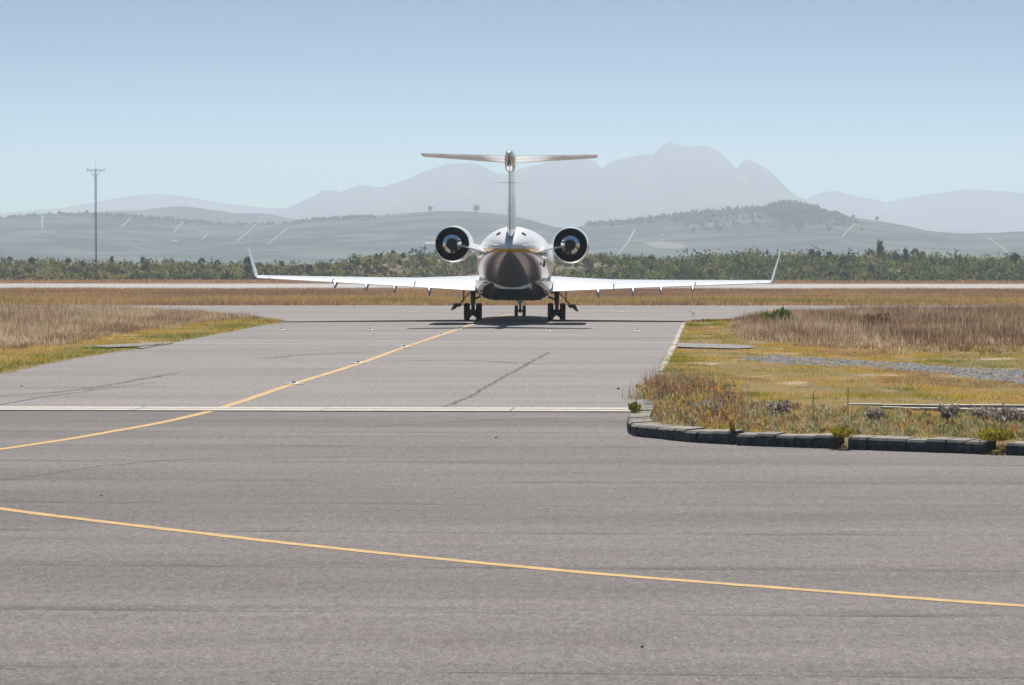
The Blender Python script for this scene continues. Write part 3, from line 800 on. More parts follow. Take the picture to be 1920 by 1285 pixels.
plant('dry_grass_tuft', at_px(1374, 832), leaf_cloud(160, 0.05, 0.12, 0.14, 0.03, 0.06, 0.8, 0.15, 1.5), M['verge_grass'], 'small dry tuft in the gap after the curved kerb', 'plant', stem=0.04)
plant('pale_shrub', at_px(1333, 800), leaf_cloud(700, 0.30, 0.5, 0.13, 0.032, 0.09, 0.6, 0.25, 0.6), M['pale_leaf'], 'whitish low clump of foliage behind the curved kerb', 'plant', stem=0.05)
for x, y, s, lab in ((1842, 802, 0.21, 'grey rounded shrub left of its larger neighbour near the right edge'), (1880, 806, 0.24, 'larger grey rounded shrub second from the right edge'), (1922, 806, 0.2, 'grey shrub cut by the right edge of the picture'),
                     (1780, 796, 0.17, 'grey shrub leftmost of the row near the drain slabs'), (1460, 800, 0.22, 'grey green shrub behind the kerb right of the whitish clump'), (1640, 806, 0.16, 'small grey shrub in the middle of the flower bed')):
    plant('silver_shrub', at_px(x, y), leaf_cloud(650, s, s * 1.3, s * 0.75, 0.034, s * 0.45, 0.42, 0.25, 0.7), M['silver'], lab, 'shrub', 'grey shrubs in the flower bed', 0.06)
def stalk(x, y, h, label):
    root = empty('dry_stalk', at_px(x, y)); m = MB()
    m.tube((0, 0, -0.03), (0.01, 0.01, h), 0.005, 0.002, 6); m.build('stem', M['bark'], root)
    s = MB()
    for k in range(14):
        z = h * (0.35 + 0.65 * k / 14); a = k * 2.4; s.tube((0, 0, z), (math.cos(a) * 0.035, math.sin(a) * 0.035, z + 0.04), 0.004, 0.0015, 4)
    s.build('seed_head', M['bark'], root)
    tag(root, label, 'plant', 'dry stalks in the flower bed')
stalk(1525, 815, 0.46, 'tall dark dry stalk standing above the flower bed')
stalk(1590, 790, 0.38, 'thinner dry stalk left of the reddish patch by the drain')
stalk(1777, 829, 0.24, 'short upright stalk behind the six-block kerb')

# ------------------------------------------------------------------ scrub bank behind the runway
def bush_cloud(n, rx, rz, size, tint0):
    V, T, C = leaf_cloud(n, rx, rx, rz, size, rz * 0.55, tint0, 0.07, 0.3, 0.45)
    return V, T, C
def place_px(x, dist):
    X = (x - 960) * dist / FPX
    return X, dist, float(ground_z(X, dist))
parts = []
n = 4200
Y = rng.uniform(588, 668, n); X = rng.uniform(-1, 1, n) * 118
px = 960 + X * FPX / Y
right = smooth(1080, 1250, px); mid = np.exp(-((px - 800) / 130) ** 2)
keep = rng.uniform(0, 1, n) < np.clip(0.58 + 0.38 * right - 0.10 * mid + 0.5 * (fbm(X, Y, 9, 40) - 0.5) + 0.9 * smooth(606, 592, Y), 0.05, 1)
Z = ground_z(X, Y)
for x, y, z, r_ in zip(X[keep], Y[keep], Z[keep], right[keep]):
    low = y < 606
    s = random.choice((random.uniform(0.45, 0.9), random.uniform(0.8, 1.7))) * (1.35 if r_ > 0.5 else 1.05)
    t = random.gauss(0.40 + 0.14 * r_, 0.30) - (0.16 if low else 0)
    if r_ < 0.5 and random.random() < 0.48: t = 0.97; s *= 0.8
    V, T, C = bush_cloud(46, s, s * random.uniform(0.6, 1.15), 0.42, min(0.95, max(0.03, t)))
    parts.append((V + np.array([x, y, z - 0.1]), T, C))
V, T, C = join(parts)
tag(np_mesh('scrub_cover', V, T, M['scrub'], C), 'mass of low green scrub covering the sandy bank', 'scrub', kind='stuff')

# individual bushes and skyline trees (copies of a few forms)
def tree_proto(kind):
    root = empty('scrub_tree')
    if kind == 'round':
        V, T, C = leaf_cloud(420, 1.0, 0.9, 0.85, 0.30, 1.75, 0.40, 0.2, 0.2, 0.35); th = 1.5
    elif kind == 'upright':
        V, T, C = leaf_cloud(330, 0.5, 0.5, 1.35, 0.27, 1.75, 0.25, 0.18, 0.5, 0.3); th = 1.6
    elif kind == 'ragged':
        a = leaf_cloud(150, 0.65, 0.6, 0.4, 0.26, 2.5, 0.38, 0.2, 0.2, 0.3); b = leaf_cloud(120, 0.5, 0.5, 0.35, 0.26, 1.8, 0.35, 0.2, 0.2, 0.3)
        b = (b[0] + np.array([0.55, 0.2, 0]), b[1], b[2]); c = leaf_cloud(80, 0.35, 0.4, 0.3, 0.24, 2.1, 0.35, 0.2, 0.2, 0.3); c = (c[0] + np.array([-0.6, -0.1, 0]), c[1], c[2])
        V, T, C = join([a, b, c]); th = 2.3
    else:
        V, T, C = leaf_cloud(520, 1.35, 1.2, 0.8, 0.32, 0.75, 0.55, 0.2, 0.3, 0.4); th = 0.5
    np_mesh('crown', V, T, M['scrub'], C, root)
    m = MB(); m.tube((0, 0, -0.3), (0.05, 0, th * 0.6), 0.11, 0.07, 7); m.tube((0.05, 0, th * 0.6), (-0.25, 0.1, th), 0.07, 0.03, 6); m.tube((0.05, 0, th * 0.5), (0.4, -0.1, th * 0.95), 0.06, 0.03, 6)
    if kind == 'ragged': m.tube((0.05, 0, th * 0.45), (-0.6, 0, th * 0.85), 0.05, 0.02, 6)
    m.build('trunk', M['bark'], root)
    return root
protos = {k: tree_proto(k) for k in ('round', 'upright', 'ragged', 'bushy')}
used = set()
def put_tree(kind, x, dist, s, label, cat='tree', group=None, rz=None):
    p = protos[kind]
    if kind not in used: used.add(kind); o = p
    else:
        o = p.copy(); COL.objects.link(o)
        for ch in p.children:
            c = ch.copy(); COL.objects.link(c); c.parent = o
    X, Y, Z = place_px(x, dist)
    o.location = (X, Y, Z); o.scale = (s, s, s * random.uniform(0.92, 1.1)); o.rotation_euler = (0, 0, random.uniform(0, 6.28) if rz is None else rz)
    for kk in ('label', 'category', 'group'):
        if kk in o.keys(): del o[kk]
    tag(o, label, cat, group)
    if cat == 'bush': o.name = 'scrub_bush'
    return o
sky_trees = [(18, 'round', .7, 'dark narrow tree at the far left of the bank'), (60, 'round', .85, 'round tree left of the dirt track on the hill'), (128, 'round', .8, 'dark round tree just left of the mast'),
 (210, 'upright', .9, 'narrow dark tree just right of the mast'), (268, 'upright', 1.1, 'tall narrow tree second right of the mast'), (275, 'round', .8, 'round tree beside the tall narrow one right of the mast'),
 (333, 'round', .6, 'small dark spike of a tree on the left bank'), (378, 'ragged', .95, 'ragged leaning tree in the middle of the left skyline'), (408, 'ragged', .75, 'short ragged tree right of the leaning one'),
 (465, 'round', 1.15, 'big dark round tree just left of the left winglet'), (488, 'round', .85, 'dark tree behind the left winglet'), (505, 'round', .8, 'round tree right of the left winglet'), (528, 'ragged', .9, 'ragged tree over the outer left wing'),
 (579, 'round', .65, 'lone small dark tree over the left wing'), (595, 'ragged', .55, 'thin twiggy tree right of the lone dark one'), (690, 'round', 0.58, 'dark round tree at the foot of the brown rise'), (706, 'upright', 0.65, 'first of two narrow trees on the brown rise'), (714, 'upright', 0.68, 'second of two narrow trees on the brown rise'),
 (737, 'ragged', 0.72, 'open topped tree on the brown rise left of the left engine'), (756, 'round', 0.65, 'pale round tree on the brown rise left of the left engine'),
 (1127, 'round', .6, 'small dark tree right of the right engine'), (1150, 'round', .6, 'small tree second right of the right engine'), (1221, 'round', .9, 'dark tree at the dip in the right bank'),
 (1333, 'round', .9, 'dark tree on the right skyline above the outer wing'), (1310, 'bushy', .8, 'broad green tree left of the dark one on the right skyline'), (1385, 'bushy', .8, 'broad green tree on the right skyline before the winglet'), (1480, 'bushy', .8, 'broad green tree just right of the right winglet'),
 (1522, 'ragged', .9, 'ragged tree right of the right winglet'), (1555, 'ragged', 1.0, 'dark ragged tree halfway along the right skyline'), (1580, 'round', .8, 'round tree left of the pale topped one'), (1632, 'ragged', .95, 'thin lollipop tree left of the tall dark spire'),
 (1650, 'upright', 1.45, 'tallest dark spire tree on the right bank'), (1680, 'round', 1.0, 'round tree just right of the tall spire'), (1698, 'upright', 1.2, 'second tall dark tree right of the spire'), (1716, 'ragged', 1.0, 'ragged tree between two dark spires'), (1729, 'ragged', 1.0, 'third dark spire tree on the right bank'),
 (1810, 'bushy', .9, 'broad bush topping the far right bank'), (1860, 'round', .8, 'brownish round tree on the far right bank'), (1903, 'round', 1.15, 'big round tree at the far right edge of the bank')]
for x, kind, s, lab in sky_trees:
    put_tree(kind, x, random.uniform(642, 654), s * (0.95 if x > 1100 else 0.9), lab + ', on the skyline' if len(lab.split()) < 12 else lab, group='trees on the scrub bank skyline')
for x, kind, s, lab in sky_trees:
    if len(lab.split()) > 10 or 840 < x < 1080: continue
    put_tree('bushy' if random.random() < 0.7 else 'round', x + random.uniform(-6, 6), random.uniform(604, 622), random.uniform(0.6, 0.95), 'bush on the slope below the ' + lab, 'bush', 'bushes on the slope of the scrub bank')

# ------------------------------------------------------------------ radio mast
mx_, my_ = (180 - 960) * 560 / FPX, 560.0
mz_ = float(ground_z(mx_, my_)); s_ = 560 / FPX
mast = empty('radio_mast', (mx_, my_, mz_)); tag(mast, 'tall dark lattice radio mast with a crossarm behind the runway', 'mast')
mh = CAM_H + (HOR - 316) * s_ - mz_
legs = [(0.15 * math.cos(a), 0.15 * math.sin(a)) for a in (R(90), R(210), R(330))]
for x, y in legs: MB().tube((x, y, -0.2), (x, y, mh), 0.024, 0.024, 6).build('leg', M['mast'], mast)
m = MB(); z = 0.0; i = 0
while z < mh - 0.45:
    for a in range(3):
        p, q = legs[a], legs[(a + 1) % 3]
        if i % 2: p, q = q, p
        m.tube((*p, z), (*q, z + 0.42), 0.016, 0.016, 4); m.tube((*p, z), (*q, z), 0.012, 0.012, 4)
    z += 0.42; i += 1
m.build('bracing', M['mast'], mast)
m = MB()
for k in range(2):
    m.tube((0.05 + 0.03 * math.sin(k * 2), 0.05 - 0.03 * k, 0.2), (0.06 * math.cos(k), 0.03 * k - 0.06, mh - 1), 0.022, 0.022, 5)
m.build('feeder_cables', M['black'], mast)
MB().box((0, 0, mh - 0.3), (2.75, 0.09, 0.09)).build('crossarm', M['mast'], mast)
for s in (-1, 1):
    MB().tube((s * 0.95, 0, mh - 0.33), (s * 0.12, 0, mh - 1.35), 0.035, 0.035, 6).build('arm_brace', M['mast'], mast)
    MB().tube((s * 1.38, 0, mh - 0.6), (s * 1.38, 0, mh + 0.1), 0.03, 0.03, 6).build('whip_antenna', M['mast'], mast)
    for z in (1.9, 3.0, 4.4): MB().tube((0, 0, mh - z), (s * 0.5, 0, mh - z + 0.05), 0.018, 0.018, 5).build('side_antenna', M['mast'], mast)
MB().tube((0, 0, mh), (0, 0, mh + 1.5), 0.02, 0.008, 6).build('lightning_rod', M['mast'], mast)
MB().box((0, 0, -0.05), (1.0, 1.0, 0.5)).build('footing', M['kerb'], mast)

# ------------------------------------------------------------------ hills and mountains
def hill(name, prof, D, front, back, mat, spur, foot=-14.0, nx=260, nf=26, seed=0.0, jag=0.0):
    px = np.array([p[0] for p in prof], float); py = np.array([p[1] for p in prof], float)
    def crest(X):
        x = 960 + X * FPX / D
        z = CAM_H + (HOR - np.interp(x, px, py)) * D / FPX
        return z + jag * (lump(X, 0 * X + seed, 45) * 0.35 + lump(X, 0 * X + 3 + seed, 14) * 0.38 + lump(X, 0 * X + 7 + seed, 5) * 0.27)
    def zf(X, Y):
        t = np.clip((Y - (D - front)) / front, 0, 1); u = np.clip((Y - D) / back, 0, 1)
        c = crest(X); sh = t ** 0.85
        sp = spur * (lump(X + seed * 50, Y * 0.4, 170) + 0.5 * lump(X * 1.3, Y, 70)) * np.sin(np.pi * t) * 0.5
        return foot + (c - foot) * sh * (1 - 0.6 * smooth(0, 1, u)) + sp * (Y < D)
    half = 1500 * D / FPX
    xs_ = np.linspace(-half, half, nx); ys_ = np.concatenate([np.linspace(D - front, D, nf), np.linspace(D + back * 0.15, D + back, 6)])
    o = grid_mesh(name, xs_, ys_, zf, mat)
    return zf
near_prof = [(-700, 430), (-300, 420), (-100, 414), (0, 409), (40, 404), (90, 401), (160, 400), (240, 404), (330, 412), (400, 417), (460, 420), (520, 419), (600, 411), (650, 408), (700, 405), (760, 400), (820, 396), (880, 397), (940, 402), (990, 412), (1030, 424), (1060, 429), (1110, 422), (1180, 418), (1260, 405), (1330, 397), (1380, 391), (1430, 392), (1450, 387), (1470, 383), (1500, 387), (1540, 398), (1600, 408), (1680, 420), (1740, 433), (1800, 438), (1860, 437), (1920, 434), (2100, 425), (2500, 430)]
back_prof = [(-600, 425), (0, 415), (120, 405), (200, 396), (260, 395), (310, 389), (350, 387), (390, 393), (440, 400), (500, 401), (550, 411), (650, 420), (900, 430), (1200, 440), (2500, 440)]
mt_prof = [(-600, 440), (300, 430), (420, 418), (500, 400), (560, 382), (590, 366), (605, 357), (640, 361), (660, 351), (690, 347), (720, 350), (740, 343), (800, 322), (840, 308), (880, 305), (905, 312), (930, 325), (950, 328), (1000, 311), (1060, 299), (1100, 298), (1118, 303), (1128, 317), (1140, 307), (1165, 297), (1190, 292), (1225, 290), (1240, 274), (1255, 268), (1275, 271), (1290, 273), (1320, 272), (1345, 283), (1365, 302), (1382, 320), (1393, 304), (1403, 300), (1430, 312), (1450, 328), (1470, 352), (1490, 364), (1502, 378), (1530, 392), (1600, 410), (1800, 430), (2500, 440)]
far_prof = [(-700, 380), (-300, 392), (0, 400), (120, 390), (200, 376), (240, 368), (280, 364), (330, 366), (380, 374), (440, 384), (500, 390), (700, 395), (1000, 395), (1400, 390), (1500, 378), (1540, 361), (1565, 357), (1590, 365), (1640, 374), (1660, 380), (1700, 372), (1760, 362), (1810, 356), (1850, 357), (1920, 362), (2100, 352), (2500, 370)]
near_z = hill('vineyard_hills', near_prof, 3200.0, 720, 500, M['hill'], 5.0, nx=420, nf=40, jag=0.5)
hill('low_hills', back_prof, 4600.0, 600, 500, M['hill'], 5.0, seed=2.0, jag=0.5)
hill('mountain_range', mt_prof, 7500.0, 1500, 900, M['mountain'], 22.0, nx=900, nf=40, seed=3.0, jag=5.0)
hill('distant_mountains', far_prof, 8500.0, 700, 600, M['mountain'], 10.0, seed=4.0, jag=2.0)

def on_hill(x, y):
    dx, dz = (x - 960) / FPX, (HOR - y) / FPX
    s = np.arange(2485.0, 3200.0, 3.0)
    zr = CAM_H + dz * s; zh = near_z(dx * s, s)
    k = np.argmax(zh >= zr) if (zh >= zr).any() else len(s) - 1
    return Vector((dx * s[k], s[k], float(zh[k])))
tracks = [[(82, 405), (79, 415), (80, 432)], [(70, 434), (90, 439), (125, 446)], [(248, 409), (228, 428)], [(344, 417), (326, 438)], [(482, 421), (462, 440), (444, 455)], [(380, 449), (440, 451)], [(390, 440), (378, 452)], [(540, 430), (520, 445), (503, 460)], [(250, 463), (275, 471)], [(322, 457), (350, 455)],
          [(1190, 432), (1178, 455), (1160, 478)], [(1604, 421), (1590, 434), (1580, 445)], [(1828, 441), (1850, 446), (1870, 460), (1894, 479)]]
for tr in tracks:
    pts = []
    for i in range(len(tr) - 1):
        for k in range(8): pts.append(on_hill(*(tr[i][j] + (tr[i + 1][j] - tr[i][j]) * k / 8 for j in (0, 1))))
    pts.append(on_hill(*tr[-1])); w = 0.75; vs = []
    for p in pts: vs += [p + Vector((-w, 0, 0.8)), p + Vector((w, 0, 0.8))]
    n = len(pts)
    o = mesh_obj('dirt_track', vs, [(2 * i, 2 * i + 1, 2 * i + 3, 2 * i + 2) for i in range(n - 1)], M['track']); tag(o, kind='structure')
# bare fields
for poly in ([(1205, 457), (1240, 454), (1270, 457), (1292, 464), (1275, 469), (1235, 468)],):
    ps = [on_hill(*p) + Vector((0, 0, 0.6)) for p in poly]
    o = mesh_obj('bare_field', ps, [tuple(range(len(ps)))], plain('reddish bare field', (0.12, 0.095, 0.08), 0.95, sc=0.02)); tag(o, kind='structure')
# woodland on the hill tops
parts = []
for k in range(1500):
    x = random.choice((random.gauss(1475, 40), random.uniform(1250, 1570), random.uniform(1100, 1330), random.uniform(0, 700))) if k < 1400 else random.gauss(640, 30)
    X = (x - 960) * 3200 / FPX; Y = 3200 - abs(random.gauss(0, 30)) - (0 if x < 1250 else random.uniform(0, 340) * random.random()); z = float(near_z(np.array([X]), np.array([Y]))[0])
    s = random.uniform(1.0, 2.4) * (1.35 if 1420 < x < 1530 else 1) * (0.6 if x < 700 else 1)
    V, T, C = leaf_cloud(26, s, s, s, s * 0.7, s * 0.7, 0.25, 0.15, 0.2, 0.4); parts.append((V + np.array([X, Y, z]), T, C))
V, T, C = join(parts)
tag(np_mesh('hilltop_wood', V, T, M['scrub'], C), 'dark woodland on the crests of the vineyard hills', 'wood', kind='stuff')
for x, s, lab in ((807, 3.0, 'lone hazy tree on the hill crest left of the tail fin'), (893, 4.0, 'broad hazy tree clump on the hill crest nearest the tail fin'), (1642, 2.6, 'small lone tree on the right hill slope'), (165, 1.8, 'tiny hazy tree on the left hill crest by the mast')):
    X = (x - 960) * 3200 / FPX; Y = 3194.0; z = float(near_z(np.array([X]), np.array([Y]))[0])
    root = empty('hill_tree', (X, Y, z)); V, T, C = leaf_cloud(220, s * 0.85, s * 0.8, s * 0.8, s * 0.3, s * 1.0, 0.3, 0.15, 0.2, 0.3)
    np_mesh('crown', V, T, M['scrub'], C, root); MB().tube((0, 0, -1), (0, 0, s), s * 0.12, s * 0.06, 6).build('trunk', M['bark'], root)
    tag(root, lab, 'tree', 'lone trees on the hill crest')
def farmhouse(x, y, w, h, label):
    p = on_hill(x, y); root = empty('farmhouse', p); tag(root, label, 'house', 'farmhouses on the hillside')
    MB().box((0, 0, h / 2 - 0.5), (w, w * 0.6, h + 1)).build('wall', M['wall_white'], root)
    e = w / 2 + 0.3; d = w * 0.3 + 0.3
    MB().add([(-e, -d, h), (e, -d, h), (e, d, h), (-e, d, h), (-e, 0, h + w * 0.16), (e, 0, h + w * 0.16)], [(0, 1, 5, 4), (2, 3, 4, 5), (0, 4, 3), (1, 2, 5), (0, 3, 2, 1)]).build('roof', M['roof_grey'], root)
farmhouse(808, 465, 7.6, 3.4, 'white farmhouse on the hillside left of the left engine')
farmhouse(328, 458, 4, 2.2, 'small pale farmhouse on the left hillside')
farmhouse(1240, 445, 2.8, 1.8, 'tiny pale farmhouse on the right hillside')

# ------------------------------------------------------------------ inset taxiway lights
def light_proto():
    root = empty('inset_light')
    MB().lathe((0, 0, 0), [(0.0, 0.0), (0.004, 0.11), (0.018, 0.09), (0.024, 0.06), (0.024, 0.0)], 'Z', 18).build('housing', M['lamp'], root, True, R(40))
    MB().box((0, 0, 0.034), (0.07, 0.12, 0.022)).build('lens', M['lens'], root)
    for s in (-1, 1): MB().box((s * 0.14, 0, 0.004), (0.10, 0.16, 0.008)).build('pad', M['lamp'], root)
    return root
lp = light_proto(); first = [True]
def put_light(x, y, label, group):
    o = lp
    if not first[0]:
        o = lp.copy(); COL.objects.link(o)
        for ch in lp.children: c = ch.copy(); COL.objects.link(c); c.parent = o
    first[0] = False
    X, Y = G(x, y); o.location = (X, Y, 0.010); tag(o, label, 'light', group)
for i, (x, y) in enumerate(((551, 720.8), (671.5, 682.2), (758, 652), (827, 628.5), (860, 618.6), (884, 610))):
    put_light(x, y, '%s light on the yellow centreline counted from the concrete drain' % ('first', 'second', 'third', 'fourth', 'fifth', 'sixth')[i] + ('' if i else ', nearest the camera'), 'inset lights on the centreline')
for x, lab in ((528, 'holding line light at the left verge tip'), (694, 'holding line light between the verge tip and the centreline'), (1028, 'holding line light in front of the right main wheels'), (1195, 'holding line light nearest the right verge')):
    put_light(x, 619.3 + (x > 900) * 2, 'inset ' + lab, 'inset lights on the dashed holding line')
for x, y, lab in ((580, 578.2, 'far light on the cross taxiway behind the left wing'), (756, 583, 'light on the cross taxiway left of the left wheels'), (1162, 585.3, 'left one of a pair of lights right of the right wheels'), (1172, 585.5, 'right one of a pair of lights right of the right wheels'), (1353, 575.5, 'far light on the cross taxiway behind the right wing'), (1368, 580, 'light on the cross taxiway left of the green bush'), (148, 574.5, 'light on the far taxiway edge left of the mast foot')):
    put_light(x, y, lab, 'inset lights on the cross taxiway')
for x, y, s, lab in ((1160, 730, 0.035, 'small dark stone on the taxiway left of the flower bed'), (930, 822, 0.02, 'small black speck of debris on the apron before the drain'), (188, 931, 0.012, 'tiny black pebble above the foreground yellow line'), (1204, 1216, 0.012, 'tiny pebble at the bottom of the apron'), (40, 725, 0.025, 'dark pebble on the taxiway near the left verge')):
    X, Y = G(x, y); m = MB()
    m.lathe((0, 0, 0), [(-s * 0.2, 0.0), (0.0, s * 1.1), (s * 0.5, s * 0.8), (s * 0.75, 0.0)], 'Z', 7)
    m.v = [(v[0] * (1 + 0.5 * mnoise.noise(Vector(v) * 40)), v[1], v[2]) for v in m.v]
    o = m.build('pebble', M['debris']); o.location = (X, Y, 0.004); tag(o, lab, 'stone', 'debris on the pavement')

# ------------------------------------------------------------------ the jet (own axes: nose +Y, ground z = 0, main gear at y = 0)
jet = empty('business_jet', (0.10, 130.0, 0.0))
jet.rotation_euler = (0, R(0.55), R(-1.6))
tag(jet, 'twin engine T-tail business jet taxiing away, white above and polished below', 'airplane')

def ring(y, top, bot, hw, n=40, e=2.0):
    zc, hh = (top + bot) / 2, (top - bot) / 2; out = []
    for k in range(n):
        t = 2 * math.pi * k / n; c, s = math.cos(t), math.sin(t)
        out.append(Vector((hw * math.copysign(abs(c) ** (2 / e), c), y, zc + hh * math.copysign(abs(s) ** (2 / e), s))))
    return out
ST = [(11.4, 1.80, 1.70, .04), (11.15, 2.02, 1.48, .32), (10.5, 2.38, 1.22, .66), (9.6, 2.78, 1.02, .96), (8.8, 3.18, .92, 1.15), (8.0, 3.40, .86, 1.28), (6.8, 3.49, .81, 1.345), (4, 3.50, .81, 1.345), (1, 3.50, .81, 1.345), (-1.6, 3.50, .82, 1.345), (-2.6, 3.50, .90, 1.34), (-3.4, 3.49, 1.06, 1.31), (-4.2, 3.45, 1.30, 1.23), (-5.0, 3.39, 1.60, 1.09), (-5.8, 3.29, 1.92, .88), (-6.5, 3.17, 2.18, .64), (-7.1, 3.03, 2.39, .40), (-7.5, 2.92, 2.51, .22), (-7.75, 2.83, 2.58, .10), (-7.82, 2.76, 2.64, .04)]
MB().loft([ring(*s) for s in ST]).build('fuselage', M['livery'], jet, True, R(50))
# belly fairing
def bring(y, w, b, t):
    half = [(w, t), (w * 0.985, (t + b) / 2 + 0.06), (w * 0.88, b + 0.15), (w * 0.72, b + 0.03), (w * 0.5, b), (0, b - 0.004)]
    pts = half + [(-x, z) for x, z in reversed(half[:-1])]
    return [Vector((x, y, z)) for x, z in pts]
MB().loft([bring(4.4, .55, .95, 1.3), bring(3.6, 1.05, .80, 1.45), bring(2.4, 1.38, .76, 1.5), bring(0.0, 1.44, .75, 1.5), bring(-1.6, 1.42, .77, 1.5), bring(-2.6, 1.30, .84, 1.5), bring(-3.5, 1.05, 1.02, 1.5), bring(-4.1, .72, 1.22, 1.55)]).build('belly_fairing', M['polished'], jet, True, R(45))

def airfoil(c0=0.0, c1=1.0, n=12, th=0.11, camber=0.018):
    """closed outline between chord fractions c0..c1: upper front->back, then lower back->front"""
    f = [c0 + (c1 - c0) * (1 - math.cos(math.pi * k / n)) / 2 for k in range(n + 1)]
    yt = lambda x: 5 * th * (0.2969 * math.sqrt(max(x, 0)) - 0.126 * x - 0.3516 * x * x + 0.2843 * x ** 3 - 0.1015 * x ** 4) + 0.0008
    yc = lambda x: camber * 4 * x * (1 - x)
    return [(x, yc(x) + yt(x)) for x in f] + [(x, yc(x) - yt(x)) for x in reversed(f)]

def wing_ring(x, le, chord, z, inc, c0, c1, th, side, dz=0.0):
    out = []
    for u, w in airfoil(c0, c1, 12, th):
        dy, dzz = (u - 0.75) * chord, w * chord
        y = le - 0.75 * chord - (dy * math.cos(inc) + dzz * math.sin(inc)); zz = z + dzz * math.cos(inc) - dy * math.sin(inc)
        out.append(Vector((side * x, y, zz + dz)))
    return out
WS = [(0.9, 3.3, 5.0, 1.17, R(3.0), .13), (1.4, 3.05, 4.72, 1.18, R(3.0), .125), (3.7, 1.75, 3.35, 1.27, R(2.2), .11), (9.45, -1.25, 1.25, 1.53, R(0.6), .10)]
def wing_at(x):
    for a, b in zip(WS, WS[1:]):
        if x <= b[0] + 1e-6:
            t = (x - a[0]) / (b[0] - a[0]); return tuple(p + (q - p) * t for p, q in zip(a, b))
    return WS[-1]
def panel(xs_, c0, c1, side):
    m = MB(); rings = []
    for x in xs_:
        _, le, ch, z, inc, th = wing_at(x); rings.append(wing_ring(x, le, ch, z, inc, c0, c1, th, side))
    return m.loft(rings)
for side in (-1, 1):
    w = panel([0.9, 1.4, 2.5, 3.7, 5.5, 7.5, 9.0], 0.0, 0.725, side).build('wing', M['white_paint'], jet, True, R(35))
    panel([0.9, 1.42], 0.735, 1.0, side).build('wing_root_panel', M['white_paint'], w, True, R(35))
    panel([1.45, 2.5, 3.68], 0.735, 1.0, side).build('flap', M['white_paint'], w, True, R(35))
    panel([3.72, 5.2, 6.68], 0.735, 1.0, side).build('flap', M['white_paint'], w, True, R(35))
    panel([6.72, 8.0, 8.98], 0.735, 1.0, side).build('aileron', M['white_paint'], w, True, R(35))
    panel([9.005, 9.45], 0.0, 1.0, side).build('wing_tip', M['white_paint'], w, True, R(35))
    # winglet
    wl_ = []
    for t, x, z, le, ch in ((0, 9.45, 1.53, -1.25, 1.25), (0.12, 9.53, 1.60, -1.36, 1.14), (0.3, 9.59, 1.82, -1.55, .98), (1.0, 9.80, 2.66, -2.25, .42)):
        r_ = []
        for u, q in airfoil(0, 1, 10, 0.085, 0):
            k = min(1, t * 3.2); nx, nz = -k * side * 0.96, (1 - k) + 0.25 * k
            r_.append(Vector((side * x + nx * q * ch, le - u * ch, z + nz * q * ch)))
        wl_.append(r_)
    MB().loft(wl_).build('winglet', M['white_paint'], w, True, R(40))
    for x, hgt in ((3.13, .31), (4.42, .29), (5.45, .27), (6.6, .24)):
        _, le, ch, z, inc, th = wing_at(x); te = le - ch; zt = z - 0.25 * ch * math.sin(inc)
        rr = []
        for y, zz, hh, hw in ((te + 1.3, zt + .06, .02, .01), (te + 0.8, zt - .02, .09, .05), (te + 0.25, zt - .08, .14, .062), (te - 0.02, zt - hgt * 0.5, hgt * 0.5, .055), (te - 0.18, zt - hgt * 0.62, hgt * 0.36, .04), (te - 0.3, zt - hgt * 0.7, .03, .012)):
            rr.append([Vector((side * x + hw * math.cos(a), y, zz + hh * math.sin(a))) for a in [2 * math.pi * k / 10 for k in range(10)]])
        MB().loft(rr).build('flap_track_fairing', M['gear_light'], w, True, R(50))
    for x in (7.2, 8.1, 8.8):
        _, le, ch, z, inc, th = wing_at(x); MB().tube((side * x, le - ch + 0.01, z - 0.25 * ch * math.sin(inc)), (side * x, le - ch - 0.14, z - 0.25 * ch * math.sin(inc) - .02), 0.005, 0.002, 5).build('static_wick', M['black'], w)

# fin and rudder (lofted upward)
FS = [(2.75, -3.0, 4.4, .085), (3.3, -3.7, 3.75, .085), (4.3, -4.7, 3.05, .095), (5.3, -5.62, 2.5, .105), (5.75, -6.0, 2.3, .11)]
def fin_ring(z, le, ch, th, c0, c1):
    return [Vector((w * ch, le - u * ch, z)) for u, w in airfoil(c0, c1, 12, th, 0)]
fin = MB().loft([fin_ring(*s, 0, 0.70) for s in FS]).build('fin', M['polished'], jet, True, R(35))
def rud(z):
    for a, b in zip(FS, FS[1:]):
        if z <= b[0] + 1e-6: t = (z - a[0]) / (b[0] - a[0]); return tuple(p + (q - p) * t for p, q in zip(a, b))
    return FS[-1]
def rud_ring(z):
    zz, le, ch, th = rud(z); P = fin_ring(zz, le, ch, th, 0.71, 1.0)
    # blunt trailing edge
    return P
MB().loft([rud_ring(z) for z in (3.12, 3.6, 4.2, 4.8, 5.42)]).build('rudder', M['polished'], fin, True, R(35))
te_ = MB()
for za, zb in ((3.14, 4.2), (4.2, 5.40)):
    A, B = rud(za), rud(zb); te_.tube((0, A[1] - A[2] - 0.006, za), (0, B[1] - B[2] - 0.006, zb), 0.014, 0.014, 6)
te_.build('rudder_trailing_edge', M['black'], fin)
for s in (-1, 1): MB().tube((s * 0.05, -7.2, 5.0), (s * 0.42, -7.75, 5.01), 0.008, 0.004, 6).build('antenna_rod', M['gear_light'], fin)
